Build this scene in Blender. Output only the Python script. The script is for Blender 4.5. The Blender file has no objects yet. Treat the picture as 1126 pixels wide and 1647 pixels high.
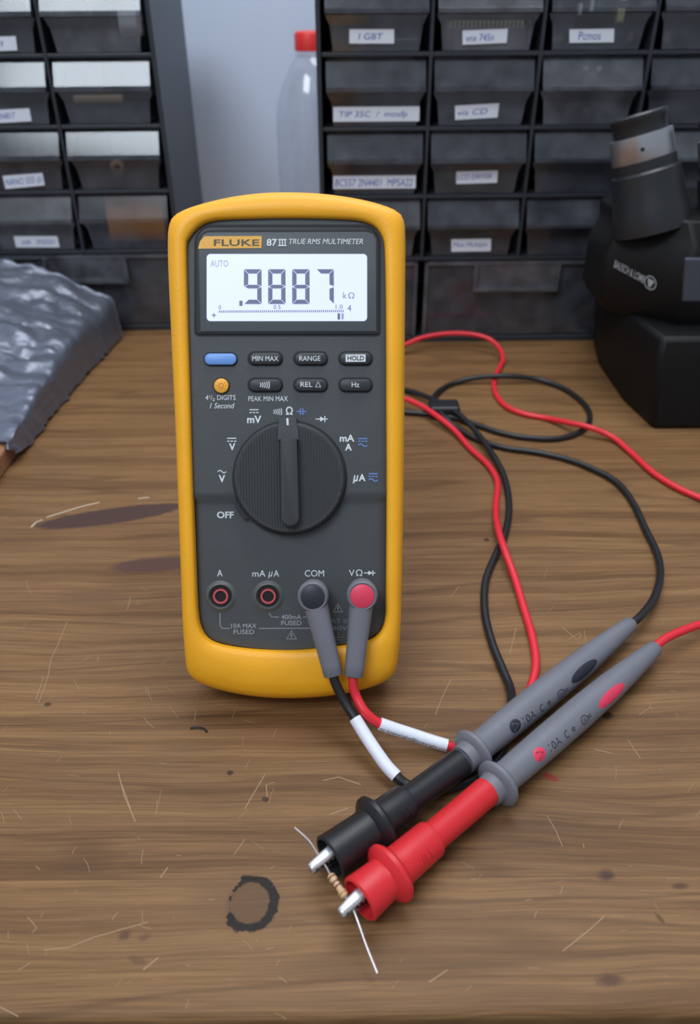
import bpy, math, random
from mathutils import Vector, Matrix
from mathutils.noise import noise as pnoise
random.seed(7)
SC = bpy.context.scene
COL = SC.collection
R = math.radians
V = Vector

# ------------------------------------------------------------------ camera
F_PX, PITCH, ROLL, H = 1240.0, R(34.0), R(-0.4), 0.2545
CX, CY = 563.0, 823.5
CAM = V((0, 0, H))
FWD = V((0, math.cos(PITCH), -math.sin(PITCH)))
_r = V((1, 0, 0)); _d = V((0, -math.sin(PITCH), -math.cos(PITCH)))
AU = _r * math.cos(ROLL) - _d * math.sin(ROLL)
AV = _r * math.sin(ROLL) + _d * math.cos(ROLL)
cd = bpy.data.cameras.new('camera'); co = bpy.data.objects.new('camera', cd); COL.objects.link(co)
cd.sensor_fit = 'HORIZONTAL'; cd.sensor_width = 36.0; cd.lens = 36.0 * F_PX / 1126.0
cd.clip_start = 0.01
m3 = Matrix((AU, -AV, -FWD)).transposed()
co.matrix_world = Matrix.Translation(CAM) @ m3.to_4x4()
cd.dof.use_dof = True; cd.dof.focus_distance = 0.315; cd.dof.aperture_fstop = cd.lens / 2.6
SC.camera = co

# ------------------------------------------------------------------ light
SC.view_settings.view_transform = 'Standard'; SC.view_settings.look = 'None'
SC.view_settings.gamma = 1.0; SC.view_settings.use_curve_mapping = False
SC.view_settings.exposure = 0.1
wd = bpy.data.worlds.new('room_daylight'); SC.world = wd; wd.use_nodes = True
bg = wd.node_tree.nodes['Background']; bg.inputs[0].default_value = (0.80, 0.88, 1.0, 1); bg.inputs[1].default_value = 0.36


def area(name, loc, target, sx, sy, power, color):
    l = bpy.data.lights.new(name, 'AREA'); l.shape = 'RECTANGLE'; l.size = sx; l.size_y = sy
    l.energy = power; l.color = color
    o = bpy.data.objects.new(name, l); COL.objects.link(o); o.location = loc
    o.rotation_euler = (V(target) - V(loc)).to_track_quat('-Z', 'Y').to_euler()
    return o


area('skylight_over_bench', (0.15, 0.66, 1.30), (0.05, 0.5, 0.0), 0.9, 0.5, 9.5, (0.97, 0.98, 1.0))
area('window_daylight', (-0.50, -0.50, 1.58), (-0.1, 0.6, 0.1), 0.72, 0.62, 16.0, (0.82, 0.91, 1.0))


# ------------------------------------------------------------------ pixel helpers
def ray(px, py):
    return FWD + AU * ((px - CX) / F_PX) + AV * ((py - CY) / F_PX)


def W(px, py, z=0.0):
    d = ray(px, py); return CAM + d * ((z - H) / d.z)


def plane_hit(px, py, p0, n):
    d = ray(px, py); return CAM + d * ((p0 - CAM).dot(n) / d.dot(n))


# ------------------------------------------------------------------ materials
def lin(c):
    return tuple((x / 255 / 12.92 if x / 255 <= 0.04045 else ((x / 255 + 0.055) / 1.055) ** 2.4) for x in c) + (1.0,)


MATS = {}


def mat(name, rgb, rough=0.5, metal=0.0, spec=0.5, var=0.0, vscale=60.0, bump=0.0, bscale=400.0, emit=None, coat=0.0):
    m = bpy.data.materials.new(name); m.use_nodes = True
    nt = m.node_tree; b = nt.nodes['Principled BSDF']; c = lin(rgb)
    b.inputs['Base Color'].default_value = c; b.inputs['Roughness'].default_value = rough
    b.inputs['Metallic'].default_value = metal; b.inputs['Specular IOR Level'].default_value = spec
    b.inputs['Coat Weight'].default_value = coat
    geo = nt.nodes.new('ShaderNodeNewGeometry')
    if var > 0:
        nz = nt.nodes.new('ShaderNodeTexNoise'); nz.inputs['Scale'].default_value = vscale; nz.inputs['Detail'].default_value = 5
        nt.links.new(geo.outputs['Position'], nz.inputs['Vector'])
        mr = nt.nodes.new('ShaderNodeMapRange'); mr.inputs[1].default_value = 0.3; mr.inputs[2].default_value = 0.7
        mr.inputs[3].default_value = 1 - var; mr.inputs[4].default_value = 1 + var
        nt.links.new(nz.outputs[0], mr.inputs[0])
        mx = nt.nodes.new('ShaderNodeMix'); mx.data_type = 'RGBA'; mx.blend_type = 'MULTIPLY'; mx.inputs[0].default_value = 1
        mx.inputs[6].default_value = c; nt.links.new(mr.outputs[0], mx.inputs[7])
        nt.links.new(mx.outputs[2], b.inputs['Base Color'])
    if bump > 0:
        nb = nt.nodes.new('ShaderNodeTexNoise'); nb.inputs['Scale'].default_value = bscale; nb.inputs['Detail'].default_value = 3
        nt.links.new(geo.outputs['Position'], nb.inputs['Vector'])
        bp = nt.nodes.new('ShaderNodeBump'); bp.inputs['Strength'].default_value = bump; bp.inputs['Distance'].default_value = 0.0005
        nt.links.new(nb.outputs[0], bp.inputs['Height']); nt.links.new(bp.outputs[0], b.inputs['Normal'])
    if emit:
        b.inputs['Emission Color'].default_value = lin(emit[0]); b.inputs['Emission Strength'].default_value = emit[1]
    MATS[name] = m
    return m


def clear_mat(name, tint, frost_rgb, frost, rough=0.12, ior=1.5):
    m = bpy.data.materials.new(name); m.use_nodes = True
    nt = m.node_tree; nt.nodes.clear(); N = nt.nodes.new; L = nt.links.new
    out = N('ShaderNodeOutputMaterial'); tr = N('ShaderNodeBsdfTransparent'); tr.inputs[0].default_value = (tint, tint, tint * 1.02, 1)
    df = N('ShaderNodeBsdfDiffuse'); df.inputs[0].default_value = lin(frost_rgb)
    gl = N('ShaderNodeBsdfGlossy'); gl.inputs['Roughness'].default_value = rough
    geo = N('ShaderNodeNewGeometry'); nz = N('ShaderNodeTexNoise'); nz.inputs['Scale'].default_value = 70; nz.inputs['Detail'].default_value = 6
    L(geo.outputs['Position'], nz.inputs['Vector'])
    mr = N('ShaderNodeMapRange'); mr.inputs[1].default_value = 0.3; mr.inputs[2].default_value = 0.75
    mr.inputs[3].default_value = frost * 0.6; mr.inputs[4].default_value = frost * 1.5
    L(nz.outputs[0], mr.inputs[0])
    m1 = N('ShaderNodeMixShader'); L(mr.outputs[0], m1.inputs[0]); L(tr.outputs[0], m1.inputs[1]); L(df.outputs[0], m1.inputs[2])
    fr = N('ShaderNodeFresnel' if ior else 'ShaderNodeValue')
    if ior: fr.inputs[0].default_value = ior
    else: fr.outputs[0].default_value = 0.07
    m2 = N('ShaderNodeMixShader'); L(fr.outputs[0], m2.inputs[0]); L(m1.outputs[0], m2.inputs[1]); L(gl.outputs[0], m2.inputs[2])
    L(m2.outputs[0], out.inputs[0])
    MATS[name] = m
    return m


mat('holster', (250, 176, 28), 0.48, var=0.05, vscale=45, bump=0.15, bscale=900)
mat('panel', (70, 73, 75), 0.55, var=0.05, vscale=80, bump=0.25, bscale=2500)
mat('panel_dark', (38, 40, 42), 0.5, bump=0.2, bscale=2500)
mat('groove', (24, 25, 27), 0.6)
mat('window_plate', (88, 92, 96), 0.5, spec=0.25, var=0.02)
mat('lcd', (150, 160, 190), 0.3, emit=((214, 222, 255), 0.78))
mat('lcd_segment', (70, 78, 105), 0.4, emit=((104, 112, 142), 0.55))
mat('lcd_segment_light', (110, 118, 145), 0.4, emit=((150, 158, 190), 0.55))
mat('badge', (232, 172, 60), 0.4)
mat('badge_text', (70, 66, 60), 0.5)
mat('white_print', (226, 230, 234), 0.5)
mat('grey_print', (168, 172, 174), 0.5)
mat('dim_print', (120, 124, 126), 0.5)
mat('blue_print', (110, 150, 225), 0.5)
mat('dark_print', (45, 47, 50), 0.5)
mat('blue_button', (112, 156, 224), 0.45)
mat('yellow_button', (246, 178, 60), 0.45)
mat('yellow_button_print', (205, 120, 30), 0.5)
mat('black_button', (46, 48, 50), 0.45, bump=0.2, bscale=2500)
mat('dial', (66, 68, 69), 0.42, bump=0.2, bscale=2500)
mat('jack_ring', (88, 91, 90), 0.45)
mat('jack_red', (206, 84, 88), 0.45)
mat('jack_hole', (10, 9, 9), 0.6)
mat('grey_rubber', (116, 116, 124), 0.5, var=0.04, bump=0.15, bscale=1500)
mat('black_rubber', (30, 31, 34), 0.42, var=0.05, bump=0.15, bscale=1500)
mat('red_rubber', (216, 40, 46), 0.42, var=0.03, bump=0.1, bscale=1500)
mat('red_cable', (226, 42, 56), 0.42)
mat('black_cable', (27, 29, 31), 0.42)
mat('red_inlay', (226, 62, 92), 0.45)
mat('black_inlay', (42, 44, 54), 0.45)
mat('print_black', (52, 54, 60), 0.6)
mat('white_sleeve', (232, 234, 246), 0.5)
mat('chrome', (240, 240, 243), 0.3, metal=0.85)
mat('dark_steel', (150, 150, 150), 0.3, metal=1.0)
mat('lead_wire', (198, 192, 192), 0.35, metal=0.6)
mat('resistor_tan', (206, 170, 132), 0.4)
mat('resistor_band', (118, 66, 44), 0.4)
mat('resistor_gold', (168, 118, 60), 0.35)
mat('cabinet_plastic', (48, 52, 58), 0.38, bump=0.1, bscale=1200)
mat('cabinet_inner', (30, 32, 35), 0.7)
mat('paper', (232, 236, 246), 0.6)
mat('ink', (70, 84, 170), 0.6)
clear_mat('clear_drawer', 0.72, (140, 146, 160), 0.17, 0.14, 1.7)
clear_mat('clear_drawer_dusty', 0.7, (160, 164, 174), 0.22, 0.2, 1.7)
clear_mat('bottle_plastic', 0.95, (225, 232, 242), 0.13, 0.1, None)
mat('bottle_cap', (232, 52, 50), 0.45)
mat('micro_black', (12, 12, 13), 0.55, spec=0.3, bump=0.3, bscale=1400)
mat('micro_tube', (36, 38, 41), 0.38)
mat('micro_glint', (70, 76, 88), 0.35)  # paler blue-grey that paints a glint onto the black head
mat('silver', (188, 190, 196), 0.34, metal=0.85)
mat('cardboard', (150, 108, 78), 0.75, var=0.12, vscale=30)
mat('pink_foam', (176, 160, 168), 0.8, var=0.1, vscale=300)
mat('pin_gold', (226, 218, 160), 0.35, metal=0.5)
mat('kraft_orange', (206, 136, 44), 0.6, var=0.08)
mat('red_item', (214, 56, 66), 0.5)
mat('white_item', (226, 228, 232), 0.5)
mat('tan_item', (176, 150, 116), 0.5)
mat('green_board', (52, 84, 66), 0.5)
mat('floor_grey', (96, 92, 88), 0.7, var=0.1, vscale=6)


def film_mat():
    m = bpy.data.materials.new('dark_film'); m.use_nodes = True
    nt = m.node_tree; b = nt.nodes['Principled BSDF']
    b.inputs['Base Color'].default_value = lin((112, 117, 130)); b.inputs['Metallic'].default_value = 0.5
    b.inputs['Roughness'].default_value = 0.36
    geo = nt.nodes.new('ShaderNodeNewGeometry'); hs = None
    for sc, st in ((45, 0.6), (130, 0.4)):
        mp = nt.nodes.new('ShaderNodeTexNoise'); mp.noise_type = 'RIDGED_MULTIFRACTAL'; mp.inputs['Scale'].default_value = sc; mp.inputs['Detail'].default_value = 3
        nt.links.new(geo.outputs['Position'], mp.inputs['Vector'])
        bp = nt.nodes.new('ShaderNodeBump'); bp.inputs['Strength'].default_value = st; bp.inputs['Distance'].default_value = 0.002
        nt.links.new(mp.outputs[0], bp.inputs['Height'])
        if hs: nt.links.new(hs.outputs[0], bp.inputs['Normal'])
        hs = bp
    nt.links.new(hs.outputs[0], b.inputs['Normal'])
    MATS['dark_film'] = m


film_mat()


def wall_mat():
    m = bpy.data.materials.new('gloss_white_wall'); m.use_nodes = True
    nt = m.node_tree; b = nt.nodes['Principled BSDF']
    b.inputs['Base Color'].default_value = lin((214, 226, 246)); b.inputs['Roughness'].default_value = 0.26
    b.inputs['Specular IOR Level'].default_value = 0.7
    MATS['gloss_white_wall'] = m


wall_mat()


def wood_mat():
    m = bpy.data.materials.new('pine_wood'); m.use_nodes = True
    nt = m.node_tree; N = nt.nodes.new; L = nt.links.new; b = nt.nodes['Principled BSDF']
    geo = N('ShaderNodeNewGeometry'); oi = N('ShaderNodeObjectInfo')

    def math_(op, a, c=None, v=None, clamp=False):
        n = N('ShaderNodeMath'); n.operation = op; n.use_clamp = clamp
        for i, x in enumerate((a, c, v)):
            if x is None: continue
            if isinstance(x, (int, float)): n.inputs[i].default_value = x
            else: L(x, n.inputs[i])
        return n.outputs[0]

    def noise(vec, scale, detail=4, dist=0.0, rough=0.55):
        n = N('ShaderNodeTexNoise'); n.inputs['Scale'].default_value = scale; n.inputs['Detail'].default_value = detail
        n.inputs['Distortion'].default_value = dist; n.inputs['Roughness'].default_value = rough; L(vec, n.inputs['Vector']); return n.outputs[0]

    def mapping(vec, sc):
        n = N('ShaderNodeMapping'); n.inputs['Scale'].default_value = sc; L(vec, n.inputs['Vector']); return n.outputs[0]

    def ramp(x, stops):
        n = N('ShaderNodeValToRGB'); e = n.color_ramp.elements
        while len(e) < len(stops): e.new(0.5)
        for k, (p, c) in enumerate(stops): e[k].position = p; e[k].color = c
        L(x, n.inputs[0]); return n.outputs[0]

    def mix(f, a, c, mode='MIX'):
        n = N('ShaderNodeMix'); n.data_type = 'RGBA'; n.blend_type = mode
        for i, x in ((0, f), (6, a), (7, c)):
            if isinstance(x, (int, float, tuple)): n.inputs[i].default_value = x
            else: L(x, n.inputs[i])
        return n.outputs[2]
    # shift the grain from plank to plank
    sh = N('ShaderNodeVectorMath'); sh.operation = 'SCALE'; sh.inputs[0].default_value = (3.1, 1.7, 0)
    L(oi.outputs['Random'], sh.inputs['Scale'])
    ad = N('ShaderNodeVectorMath'); ad.operation = 'ADD'; L(geo.outputs['Position'], ad.inputs[0]); L(sh.outputs[0], ad.inputs[1])
    pos = ad.outputs[0]
    # bend grain
    warp = noise(mapping(pos, (4, 9, 1)), 1.0, 3)
    sep = N('ShaderNodeSeparateXYZ'); L(pos, sep.inputs[0])
    yy = math_('ADD', sep.outputs[1], math_('MULTIPLY', math_('SUBTRACT', warp, 0.5), 0.022))
    cmb = N('ShaderNodeCombineXYZ'); L(sep.outputs[0], cmb.inputs[0]); L(yy, cmb.inputs[1])
    g1 = noise(mapping(cmb.outputs[0], (1.3, 95, 1)), 1.0, 6, 0.0, 0.65)
    g2 = noise(mapping(cmb.outputs[0], (22, 1100, 1)), 1.0, 3)
    g3 = noise(mapping(pos, (6, 14, 1)), 1.0, 4)
    col = ramp(g1, [(0.30, lin((101, 72, 43))), (0.44, lin((128, 94, 60))), (0.57, lin((144, 109, 72))), (0.72, lin((122, 87, 54)))])
    fine = ramp(g2, [(0.3, (0.64, 0.61, 0.58, 1)), (0.64, (1.10, 1.09, 1.08, 1))])
    col = mix(0.9, col, fine, 'MULTIPLY')
    broad = ramp(g3, [(0.3, (0.82, 0.80, 0.78, 1)), (0.7, (1.1, 1.1, 1.1, 1))])
    col = mix(0.85, col, broad, 'MULTIPLY')
    g5 = noise(mapping(cmb.outputs[0], (2.4, 30, 1)), 1.0, 2)
    nl = N('ShaderNodeMapRange'); nl.interpolation_type = 'SMOOTHSTEP'; nl.inputs[1].default_value = 0.0; nl.inputs[2].default_value = 0.022
    nl.inputs[3].default_value = 0.45; nl.inputs[4].default_value = 0.0
    L(math_('ABSOLUTE', math_('SUBTRACT', g5, 0.5)), nl.inputs[0]); col = mix(nl.outputs[0], col, lin((84, 58, 36)))
    g6 = noise(mapping(pos, (90, 1700, 1)), 1.0, 2)
    col = mix(1.0, col, ramp(g6, [(0.42, (0.93, 0.92, 0.91, 1)), (0.70, (1.0, 1.0, 1.0, 1)), (0.78, (1.5, 1.5, 1.5, 1))]), 'MULTIPLY')
    # knots, stains: position on the board, size along/across, angle, colours
    wz = noise(geo.outputs['Position'], 190, 5, 0.0, 0.65)
    s2 = N('ShaderNodeSeparateXYZ'); L(geo.outputs['Position'], s2.inputs[0])

    def radial(px, py, wpx, ang, ratio, wob):
        c = W(px, py); e = W(px + wpx, py); r = (e - c).length
        dx = math_('SUBTRACT', s2.outputs[0], c.x); dy = math_('SUBTRACT', s2.outputs[1], c.y)
        ca, sa = math.cos(ang), math.sin(ang)
        u = math_('MULTIPLY', math_('ADD', math_('MULTIPLY', dx, ca), math_('MULTIPLY', dy, sa)), 1 / r)
        w = math_('MULTIPLY', math_('SUBTRACT', math_('MULTIPLY', dy, ca), math_('MULTIPLY', dx, sa)), 1 / (r * ratio))
        d = math_('SQRT', math_('ADD', math_('MULTIPLY', u, u), math_('MULTIPLY', w, w)))
        return math_('ADD', d, math_('MULTIPLY', math_('SUBTRACT', wz, 0.5), wob)), u, w

    def fade(d, a, c):
        n = N('ShaderNodeMapRange'); n.interpolation_type = 'SMOOTHSTEP'
        n.inputs[1].default_value = a; n.inputs[2].default_value = c; n.inputs[3].default_value = 1; n.inputs[4].default_value = 0
        L(d, n.inputs[0]); return n.outputs[0]

    def spot(px, py, wpx, ang, ratio, rgb, op, soft=0.35, wob=1.3):
        nonlocal col
        d, u, w = radial(px, py, wpx, ang, ratio, wob)
        col = mix(math_('MULTIPLY', fade(d, 1 - soft, 1 + soft * 0.3), op), col, lin(rgb))
    spot(178, 830, 118, R(14), 0.20, (72, 52, 48), 0.92, 0.12, 0.30)
    spot(250, 908, 75, R(6), 0.28, (84, 58, 50), 0.85, 0.3, 0.4)
    spot(150, 960, 70, 0, 0.35, (112, 84, 62), 0.5, 0.8)
    # round knot with its black ring
    d, u, w = radial(401, 1452, 44, 0, 1.0, 0.45)
    col = mix(math_('MULTIPLY', fade(radial(395, 1452, 120, R(-4), 0.5, 0.4)[0], 0.3, 1.05), 0.55), col, lin((110, 80, 55)))
    ringr = math_('MULTIPLY', fade(d, 1.04, 1.12), math_('SUBTRACT', 1.0, fade(d, 0.70, 0.78)))
    side = math_('GREATER_THAN', math_('ADD', math_('MULTIPLY', u, 0.85), math_('ADD', math_('MULTIPLY', w, -0.15), math_('MULTIPLY', wz, 1.1))), 0.0)
    col = mix(math_('MULTIPLY', fade(d, 0.7, 0.95), 0.5), col, lin((84, 62, 44)))
    col = mix(math_('MULTIPLY', math_('MULTIPLY', ringr, side), 0.95), col, lin((14, 13, 12)))
    spot(885, 1250, 15, R(-35), 0.45, (150, 44, 42), 0.8, 0.5, 1.6)
    spot(976, 1150, 12, 0, 0.8, (52, 36, 26), 0.9, 0.5, 1.6)
    spot(975, 1408, 17, 0, 0.7, (66, 44, 38), 0.8, 0.6, 1.6)
    spot(980, 1575, 26, 0, 0.45, (74, 50, 42), 0.75, 0.6, 1.6)
    spot(1062, 1478, 12, R(-60), 0.4, (72, 48, 36), 0.7, 0.6, 1.6)
    spot(1095, 1425, 16, 0, 0.4, (70, 48, 36), 0.7, 0.6)
    spot(695, 588, 22, 0, 0.4, (108, 78, 52), 0.7, 0.7)
    spot(785, 822, 20, 0, 0.55, (112, 80, 52), 0.7, 0.8)
    spot(782, 868, 5, 0, 1.0, (50, 34, 24), 0.9)
    spot(370, 1243, 7, 0, 0.7, (52, 34, 26), 0.9)
    spot(427, 1286, 6, 0, 0.8, (60, 42, 34), 0.9)
    spot(76, 1133, 6, 0, 0.8, (66, 48, 36), 0.9)
    spot(200, 1505, 12, R(30), 0.8, (88, 60, 46), 0.8, 0.6)
    spot(232, 1508, 11, R(20), 0.6, (98, 68, 50), 0.7, 0.6)
    spot(222, 1545, 20, R(-15), 0.35, (96, 68, 50), 0.7, 0.6)
    spot(470, 1185, 110, R(4), 0.30, (124, 84, 52), 0.45, 0.9)
    spot(70, 660, 14, R(60), 0.6, (84, 60, 44), 0.8, 0.6)
    L(col, b.inputs['Base Color'])
    rr = N('ShaderNodeMapRange'); rr.inputs[3].default_value = 0.42; rr.inputs[4].default_value = 0.62; L(g2, rr.inputs[0]); L(rr.outputs[0], b.inputs['Roughness'])
    b.inputs['Specular IOR Level'].default_value = 0.28
    bp = N('ShaderNodeBump'); bp.inputs['Strength'].default_value = 0.35; bp.inputs['Distance'].default_value = 0.0004
    L(math_('ADD', g2, math_('MULTIPLY', g1, 0.8)), bp.inputs['Height']); L(bp.outputs[0], b.inputs['Normal'])
    MATS['pine_wood'] = m


wood_mat()
mat('scratch', (168, 138, 106), 0.6)
mat('pale_wood_edge', (206, 186, 160), 0.6)


# ------------------------------------------------------------------ mesh helpers
class MB:
    def __init__(s): s.v = []; s.f = []; s.m = []

    def add(s, verts, faces, mi=0):
        o = len(s.v); s.v += [V(p) for p in verts]; s.f += [tuple(i + o for i in f) for f in faces]; s.m += [mi] * len(faces); return s

    def rings(s, rings, mi=0, closed=True, cap0=False, cap1=False):
        o = len(s.v); n = len(rings[0])
        for r in rings: s.v += [V(p) for p in r]
        k = n if closed else n - 1
        for i in range(len(rings) - 1):
            for j in range(k):
                a = o + i * n + j; b = o + i * n + (j + 1) % n
                s.f.append((a, b, b + n, a + n)); s.m.append(mi)
        if cap0: s.f.append(tuple(o + j for j in reversed(range(n)))); s.m.append(mi)
        if cap1: s.f.append(tuple(o + (len(rings) - 1) * n + j for j in range(n))); s.m.append(mi)
        return s

    def box(s, a, b, mi=0):
        (x0, y0, z0), (x1, y1, z1) = a, b
        return s.add([(x0, y0, z0), (x1, y0, z0), (x1, y1, z0), (x0, y1, z0), (x0, y0, z1), (x1, y0, z1), (x1, y1, z1), (x0, y1, z1)],
                     [(0, 3, 2, 1), (4, 5, 6, 7), (0, 1, 5, 4), (1, 2, 6, 5), (2, 3, 7, 6), (3, 0, 4, 7)], mi)

    def lathe(s, p0, axis, prof, seg=28, mi=0, e1=None, cap0=False, cap1=False, ell=1.0):
        ax = V(axis).normalized()
        if e1 is None: e1 = V((0, 0, 1)) if abs(ax.z) < 0.9 else V((1, 0, 0))
        e1 = (e1 - ax * e1.dot(ax)).normalized(); e2 = ax.cross(e1)
        rs = []
        for t, r in prof:
            rs.append([V(p0) + ax * t + (e1 * math.cos(a) + e2 * math.sin(a) * ell) * r for a in (2 * math.pi * k / seg for k in range(seg))])
        return s.rings(rs, mi, True, cap0, cap1)

    def tube(s, pts, rad, seg=12, mi=0, caps=True):
        pts = [V(p) for p in pts]; rs = []; e = None
        for i, p in enumerate(pts):
            t = (pts[min(i + 1, len(pts) - 1)] - pts[max(i - 1, 0)]).normalized()
            if e is None: e = t.orthogonal()
            e = (e - t * e.dot(t)).normalized(); e2 = t.cross(e)
            r = rad(i / (len(pts) - 1)) if callable(rad) else rad
            rs.append([p + (e * math.cos(a) + e2 * math.sin(a)) * r for a in (2 * math.pi * k / seg for k in range(seg))])
        return s.rings(rs, mi, True, caps, caps)

    def obj(s, name, mats, parent=None, smooth=True, angle=40, bevel=0.0, world=True, segs=2):
        me = bpy.data.meshes.new(name)
        off = parent_loc(parent) if world else V((0, 0, 0))
        me.from_pydata([tuple(v - off) for v in s.v], [], s.f)
        for k in ([mats] if isinstance(mats, str) else mats): me.materials.append(MATS[k])
        me.polygons.foreach_set('material_index', s.m)
        me.validate(); me.update()
        o = bpy.data.objects.new(name, me); COL.objects.link(o)
        if parent is not None: o.parent = parent
        if smooth:
            me.polygons.foreach_set('use_smooth', [True] * len(me.polygons))
            me.set_sharp_from_angle(angle=R(angle))
        if bevel > 0:
            b = o.modifiers.new('bevel', 'BEVEL'); b.width = bevel; b.segments = segs; b.limit_method = 'ANGLE'; b.angle_limit = R(35)
        return o


def parent_loc(p):
    l = V((0, 0, 0))
    while p is not None: l = l + p.location; p = p.parent
    return l


def tag(o, label=None, cat=None, group=None, kind=None):
    if label: o['label'] = label
    if cat: o['category'] = cat
    if group: o['group'] = group
    if kind: o['kind'] = kind
    return o


def thing(name, loc, label, cat, group=None):
    o = bpy.data.objects.new(name, None); COL.objects.link(o); o.location = loc; o.empty_display_size = 0.02
    return tag(o, label, cat, group)


def catmull(pts, n=8, closed=False):
    P = [V(p) for p in pts]; out = []; N = len(P)
    for i in range(N if closed else N - 1):
        if closed: a, b, c, d = P[i - 1], P[i], P[(i + 1) % N], P[(i + 2) % N]
        else: a, b, c, d = P[max(i - 1, 0)], P[i], P[i + 1], P[min(i + 2, N - 1)]
        for k in range(n):
            t = k / n
            out.append(0.5 * ((2 * b) + (c - a) * t + (2 * a - 5 * b + 4 * c - d) * t * t + (3 * b - a - 3 * c + d) * t ** 3))
    if not closed: out.append(P[-1])
    return out


_tc = {}


def text2d(body, shear=0.0, bold=0.0):
    key = (body, shear, bold)
    if key not in _tc:
        cu = bpy.data.curves.new('t', 'FONT'); cu.body = body; cu.shear = shear; cu.offset = bold; cu.resolution_u = 3
        ob = bpy.data.objects.new('t', cu); COL.objects.link(ob)
        bpy.context.view_layer.update()
        me = bpy.data.meshes.new_from_object(ob.evaluated_get(bpy.context.evaluated_depsgraph_get()))
        vs = [(v.co.x, v.co.y) for v in me.vertices]; fs = [tuple(p.vertices) for p in me.polygons]
        bpy.data.objects.remove(ob); bpy.data.curves.remove(cu); bpy.data.meshes.remove(me)
        x0 = min(v[0] for v in vs); x1 = max(v[0] for v in vs); y0 = min(v[1] for v in vs); y1 = max(v[1] for v in vs)
        _tc[key] = ([((x - x0) / (x1 - x0), (y - y0) / (y1 - y0)) for x, y in vs], fs)
    return _tc[key]


def ribbon(pts, w, closed=False):
    """2D polyline -> quad ribbon (verts, faces)"""
    P = [V((p[0], p[1])) for p in pts]; n = len(P); vs = []; fs = []
    for i, p in enumerate(P):
        a = P[i - 1] if (i > 0 or closed) else p; b = P[(i + 1) % n] if (i < n - 1 or closed) else p
        t = (b - a).normalized(); q = V((-t.y, t.x)) * w / 2
        vs += [p + q, p - q]
    for i in range(n if closed else n - 1):
        j = (i + 1) % n; fs.append((2 * i, 2 * i + 1, 2 * j + 1, 2 * j))
    return vs, fs


# ================================================================== SETTING
fl = MB().box((-1.6, -1.2, -0.80), (1.6, 0.97, -0.78)).obj('floor', 'floor_grey', smooth=False); tag(fl, 'dull grey floor under the workbench', 'floor', kind='structure')
YW = 0.905
wl = MB().box((-1.6, YW, -0.80), (1.6, YW + 0.06, 1.6)).obj('wall_back', 'gloss_white_wall', smooth=False)
tag(wl, 'glossy pale blue-white wall behind the drawer cabinets', 'wall', kind='structure')

# ------------------------------------------------------------------ workbench of pine boards
bench = thing('workbench', (0, 0.5, -0.028), 'scratched brown pine workbench top made of wide boards', 'workbench')
yf = W(563, 1636).y
joints = [yf, W(563, 1412).y, W(563, 882).y, W(563, 882).y + 0.19, YW - 0.003]
for a, b in zip(joints[:-1], joints[1:]):
    e = 0.003 if a == yf else 0.0001
    pr_ = [(b - 0.00002, -0.028), (b - 0.00002, -0.0001), (b - 0.00012, 0.0)] + [(a + e - e * math.sin(R(q)), -e + e * math.cos(R(q))) for q in (0, 22, 45, 68, 90)] + [(a, -0.028)]
    MB().rings([[(x_, y_, z_) for y_, z_ in pr_] for x_ in (-0.62, 0.62)], 0, True, True, True).obj('plank', 'pine_wood', bench, smooth=False)
lg = MB()
for x in (-0.58, 0.58):
    for y in (0.16, 0.85):
        MB().box((x - 0.03, y - 0.03, -0.78), (x + 0.03, y + 0.03, -0.0285)).obj('leg', 'pine_wood', bench, smooth=False, bevel=0.002)
# scratches worn into the boards
sb = MB()


def scratch(pts, wpx=1.2):
    P = [W(x, y) for x, y in pts]; w = wpx * 0.00026
    vs, fs = ribbon([(p.x, p.y) for p in P], w)
    sb.add([(v.x, v.y, 0.00006) for v in vs], fs)


for s in ([(108, 1000), (92, 1040), (82, 1060), (78, 1085), (70, 1110), (62, 1130)], [(70, 1090), (58, 1125)], [(190, 1242), (200, 1280), (218, 1322)],
          [(196, 1262), (210, 1300)], [(393, 1302), (426, 1246)], [(70, 1528), (110, 1524), (150, 1508), (238, 1483)], [(52, 1500), (60, 1492)],
          [(428, 1262), (430, 1282)], [(376, 1375), (394, 1350)], [(210, 960), (205, 980)], [(30, 1560), (50, 1548)], [(905, 1362), (895, 1338), (880, 1312)],
          [(972, 1474), (945, 1498), (905, 1530)], [(520, 1255), (545, 1250), (580, 1262)], [(700, 1150), (712, 1120), (726, 1092)], [(820, 1052), (830, 1010)],
          [(905, 1010), (930, 1030), (935, 1020)], [(560, 1300), (530, 1310)], [(690, 1580), (720, 1560)], [(0, 1620), (30, 1635)], [(230, 1560), (255, 1540)],
          [(430, 1262), (442, 1258)], [(258, 1412), (270, 1395)], [(955, 1205), (985, 1212)], [(1010, 1190), (1030, 1220)]):
    scratch(s, random.uniform(0.8, 1.5))
for k in range(150):
    x, y = random.uniform(0, 1126), random.uniform(930, 1630)
    a = random.choice((random.gauss(-1.0, 0.35), random.gauss(0.9, 0.5), random.gauss(0, 0.15))); l = random.uniform(4, 26)
    scratch([(x, y), (x + l * 0.5 * math.cos(a) + random.uniform(-2, 2), y + l * 0.5 * math.sin(a)), (x + l * math.cos(a), y + l * math.sin(a))], random.uniform(0.35, 0.8))
tag(sb.obj('scratches', 'scratch', bench, smooth=False), kind='stuff')
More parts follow.
